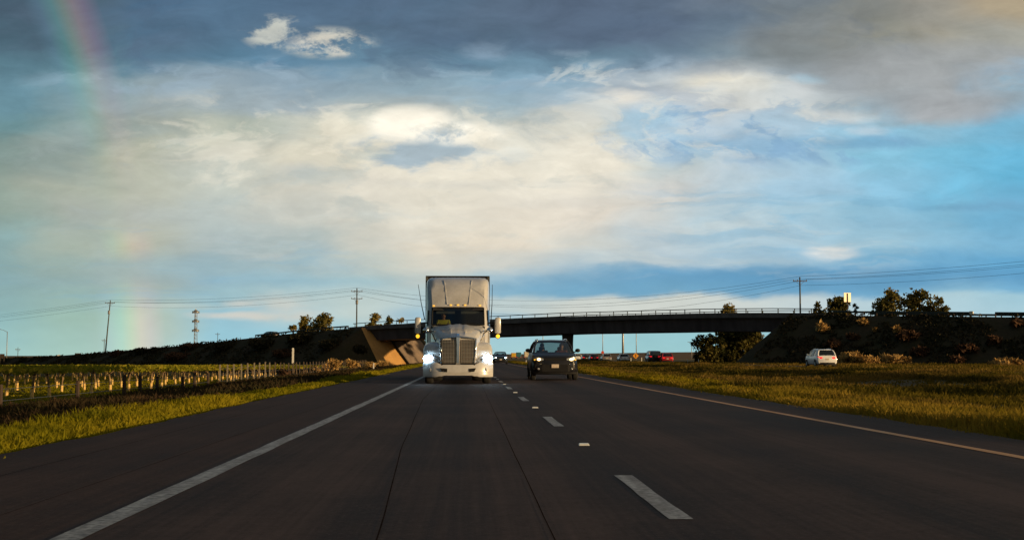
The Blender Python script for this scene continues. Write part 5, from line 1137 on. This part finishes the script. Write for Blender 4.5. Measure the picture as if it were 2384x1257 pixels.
for s in (-1, 1):
    MB().tube([(s*.15-.1, 2.31, 2.20), (s*.15+.18, 2.36, 2.27), (s*.15+.52, 2.385, 2.30)], .012, 5).build('wiper', M['black'], tk)
    def side_x(y, z):
        yf = interp(z, [(l[0], l[1]) for l in LV]); w = interp(z, [(l[0], l[2]) for l in LV]); u = min(1., max(0., (y-yf-.10)/.95)); return w*(.80+.20*math.sqrt(max(0., 1-(1-u)**2)))
    def skin_strip(y0s, y1s, zs, off):
        return MB().loft([[(s*(side_x(lerp(ya, yb, k/8), z)+off), lerp(ya, yb, k/8), z) for k in range(9)] for z, ya, yb in zip(zs, y0s, y1s)], caps=False, closed=False)
    skin_strip((2.72, 2.85, 3.02), (3.6, 3.6, 3.6), (2.18, 2.5, 2.82), .012).build('side_window', M['glassd'], tk, smooth=True)
    d_ = skin_strip((2.62, 2.62, 2.65), (3.72, 3.72, 3.72), (1.0, 1.6, 2.12), .010).build('door', WH, tk, smooth=True)
    MB().box((s*(side_x(3.5, 1.75)+.02), 3.5, 1.75), (.03, .18, .04)).build('handle', M['black'], d_)
    MB().tube([(s*(side_x(2.62, 2.2)+.01), 2.62, 2.2), (s*(side_x(2.95, 2.8)+.01), 2.95, 2.8)], .022, 5).build('pillar_trim', M['black'], tk)
    MB().loft([[(s*1.255, 5.25, z), (s*1.285, 5.75, z), (s*1.265, 5.75, z), (s*1.235, 5.25, z)] for z in (1.0, 2.4, 3.6, 4.0)]).build('side_extender', WH if s > 0 else M['greybox'], tk)  # left extender takes grey, painting in the shade on that side
    # fuel tank, steps, chassis skirt
    MB().loft([[(s*(.95+.26*math.cos(2*math.pi*k/14)), y, .68+.30*math.sin(2*math.pi*k/14)) for k in range(14)] for y in (2.75, 5.1)]).build('fuel_tank', WH, tk, smooth='auto')
    # mirrors
    mr = MB(); mr.loft([[(s*(1.56+.115*a*k), 2.80+.09*c*k, z) for a, c in ((-1, -.6), (-.6, -1), (.6, -1), (1, -.6), (1, .6), (.6, 1), (-.6, 1), (-1, .6))] for z, k in ((1.90, .8), (1.95, 1.), (2.42, 1.), (2.50, .9), (2.53, .5))])
    m_ = mr.build('mirror', WH, tk, smooth='auto')
    mb = MB(); [mb.tube([(s*1.15, 2.9, z), (s*1.30, 2.84, z+.02), (s*1.47, 2.82, z)], .028, 6) for z in (1.98, 2.30)]; mb.build('mirror_arm', M['black'], m_)
    MB().ball((s*1.56, 2.74, 1.79), (.075, .05, .078), 12, 8).build('signal_lamp', M['ambers'], m_, smooth=True)
    mb = MB(); mb.ball((s*1.56, 2.79, 1.80), (.10, .05, .11), 12, 8); mb.build('lamp_housing', M['black'], m_, smooth=True)
    # hood mirrors
    o = MB().ball((s*1.20, 1.18, 1.99), (.125, .10, .115), 14, 10).build('hood_mirror', M['chrome'], tk, smooth=True)
    mb = MB(); mb.tube([(s*.82, 1.1, 1.52), (s*.98, 1.12, 1.88), (s*1.12, 1.16, 1.98)], .022, 6); mb.tube([(s*.92, 1.5, 1.95), (s*1.12, 1.18, 2.0)], .018, 6); mb.build('stalk', M['black'], o)
    # antennas
    MB().tube([(s*1.30, 2.95, 2.45), (s*(1.34 if s > 0 else 1.44), 2.98, 3.1), (s*(1.35 if s > 0 else 1.56), 3.0, 3.82)], [.02, .014, .010], 5).build('antenna', M['black'], tk)
    MB().loft([[(s*.42-.06, y, .55), (s*.42+.06, y, .55), (s*.42+.06, y, .85), (s*.42-.06, y, .85)] for y in (.5, 8.6)]).build('chassis_rail', M['black'], tk)
for x, z in ((-.95, 2.985), (-.28, 3.01), (0., 3.015), (.28, 3.01), (.86, 3.0)):
    MB().ball((x, 2.785+.09*(x/1.1)**2, z), (.05, .04, .02), 10, 6).build('marker_lamp', M['amber'], tk, smooth=True)
MB().box((0, 1.2, .62), (1.9, .12, .12)).build('front_axle', M['black'], tk); MB().box((0, 3.0, .9), (1.7, 3.6, .5)).build('underbody', M['black'], tk)
for s in (-1, 1):
    wheel(tk, s*1.075, 1.22, .52, .31, s, 8, True)
    for y in (6.6, 7.95): wheel(tk, s*.93, y, .52, .60, s, 8, True)
    mb = MB(); mb.loft([[(s*.62, y, .18), (s*1.24, y, .18), (s*1.24, y+.02, .95), (s*.62, y+.02, .95)] for y in (8.6, 8.62)]); mb.build('mudflap', M['black'], tk)
# trailer
tr_ = MB().box((0, 12.9, 2.75), (2.62, 14., 3.16)).build('trailer', M['trailer'], tk, bevel=.03)
mb = MB(); mb.loft([[(-1.325, y, z) if k == 0 else (1.325, y, z) for k in (0, 1)]+[(1.325, y, z+.14), (-1.325, y, z+.14)] for y, z in ((5.88, 4.2), (19.92, 4.2))]); mb.build('top_rail', M['black'], tr_)
for s in (-1, 1):
    MB().box((s*1.316, 12.9, 1.25), (.03, 14., .16)).build('side_rail', M['black'], tr_)
    MB().box((s*1.28, 5.885, 2.75), (.10, .05, 3.1)).build('corner_post', M['trailer'], tr_)
    for y in (17.3, 18.6): wheel(tk, s*.96, y, .52, .60, s, 8, True)
    MB().box((s*.95, 10.2, .8), (.12, .14, .9)).build('landing_leg', M['steel'], tr_)
MB().box((0, 18., .85), (1.0, 3.4, .3)).build('bogie', M['black'], tr_)
person('person in a yellow vest behind the windshield of the big white truck', (TX-.60, TY+3.30, 1.93), M['vest'])
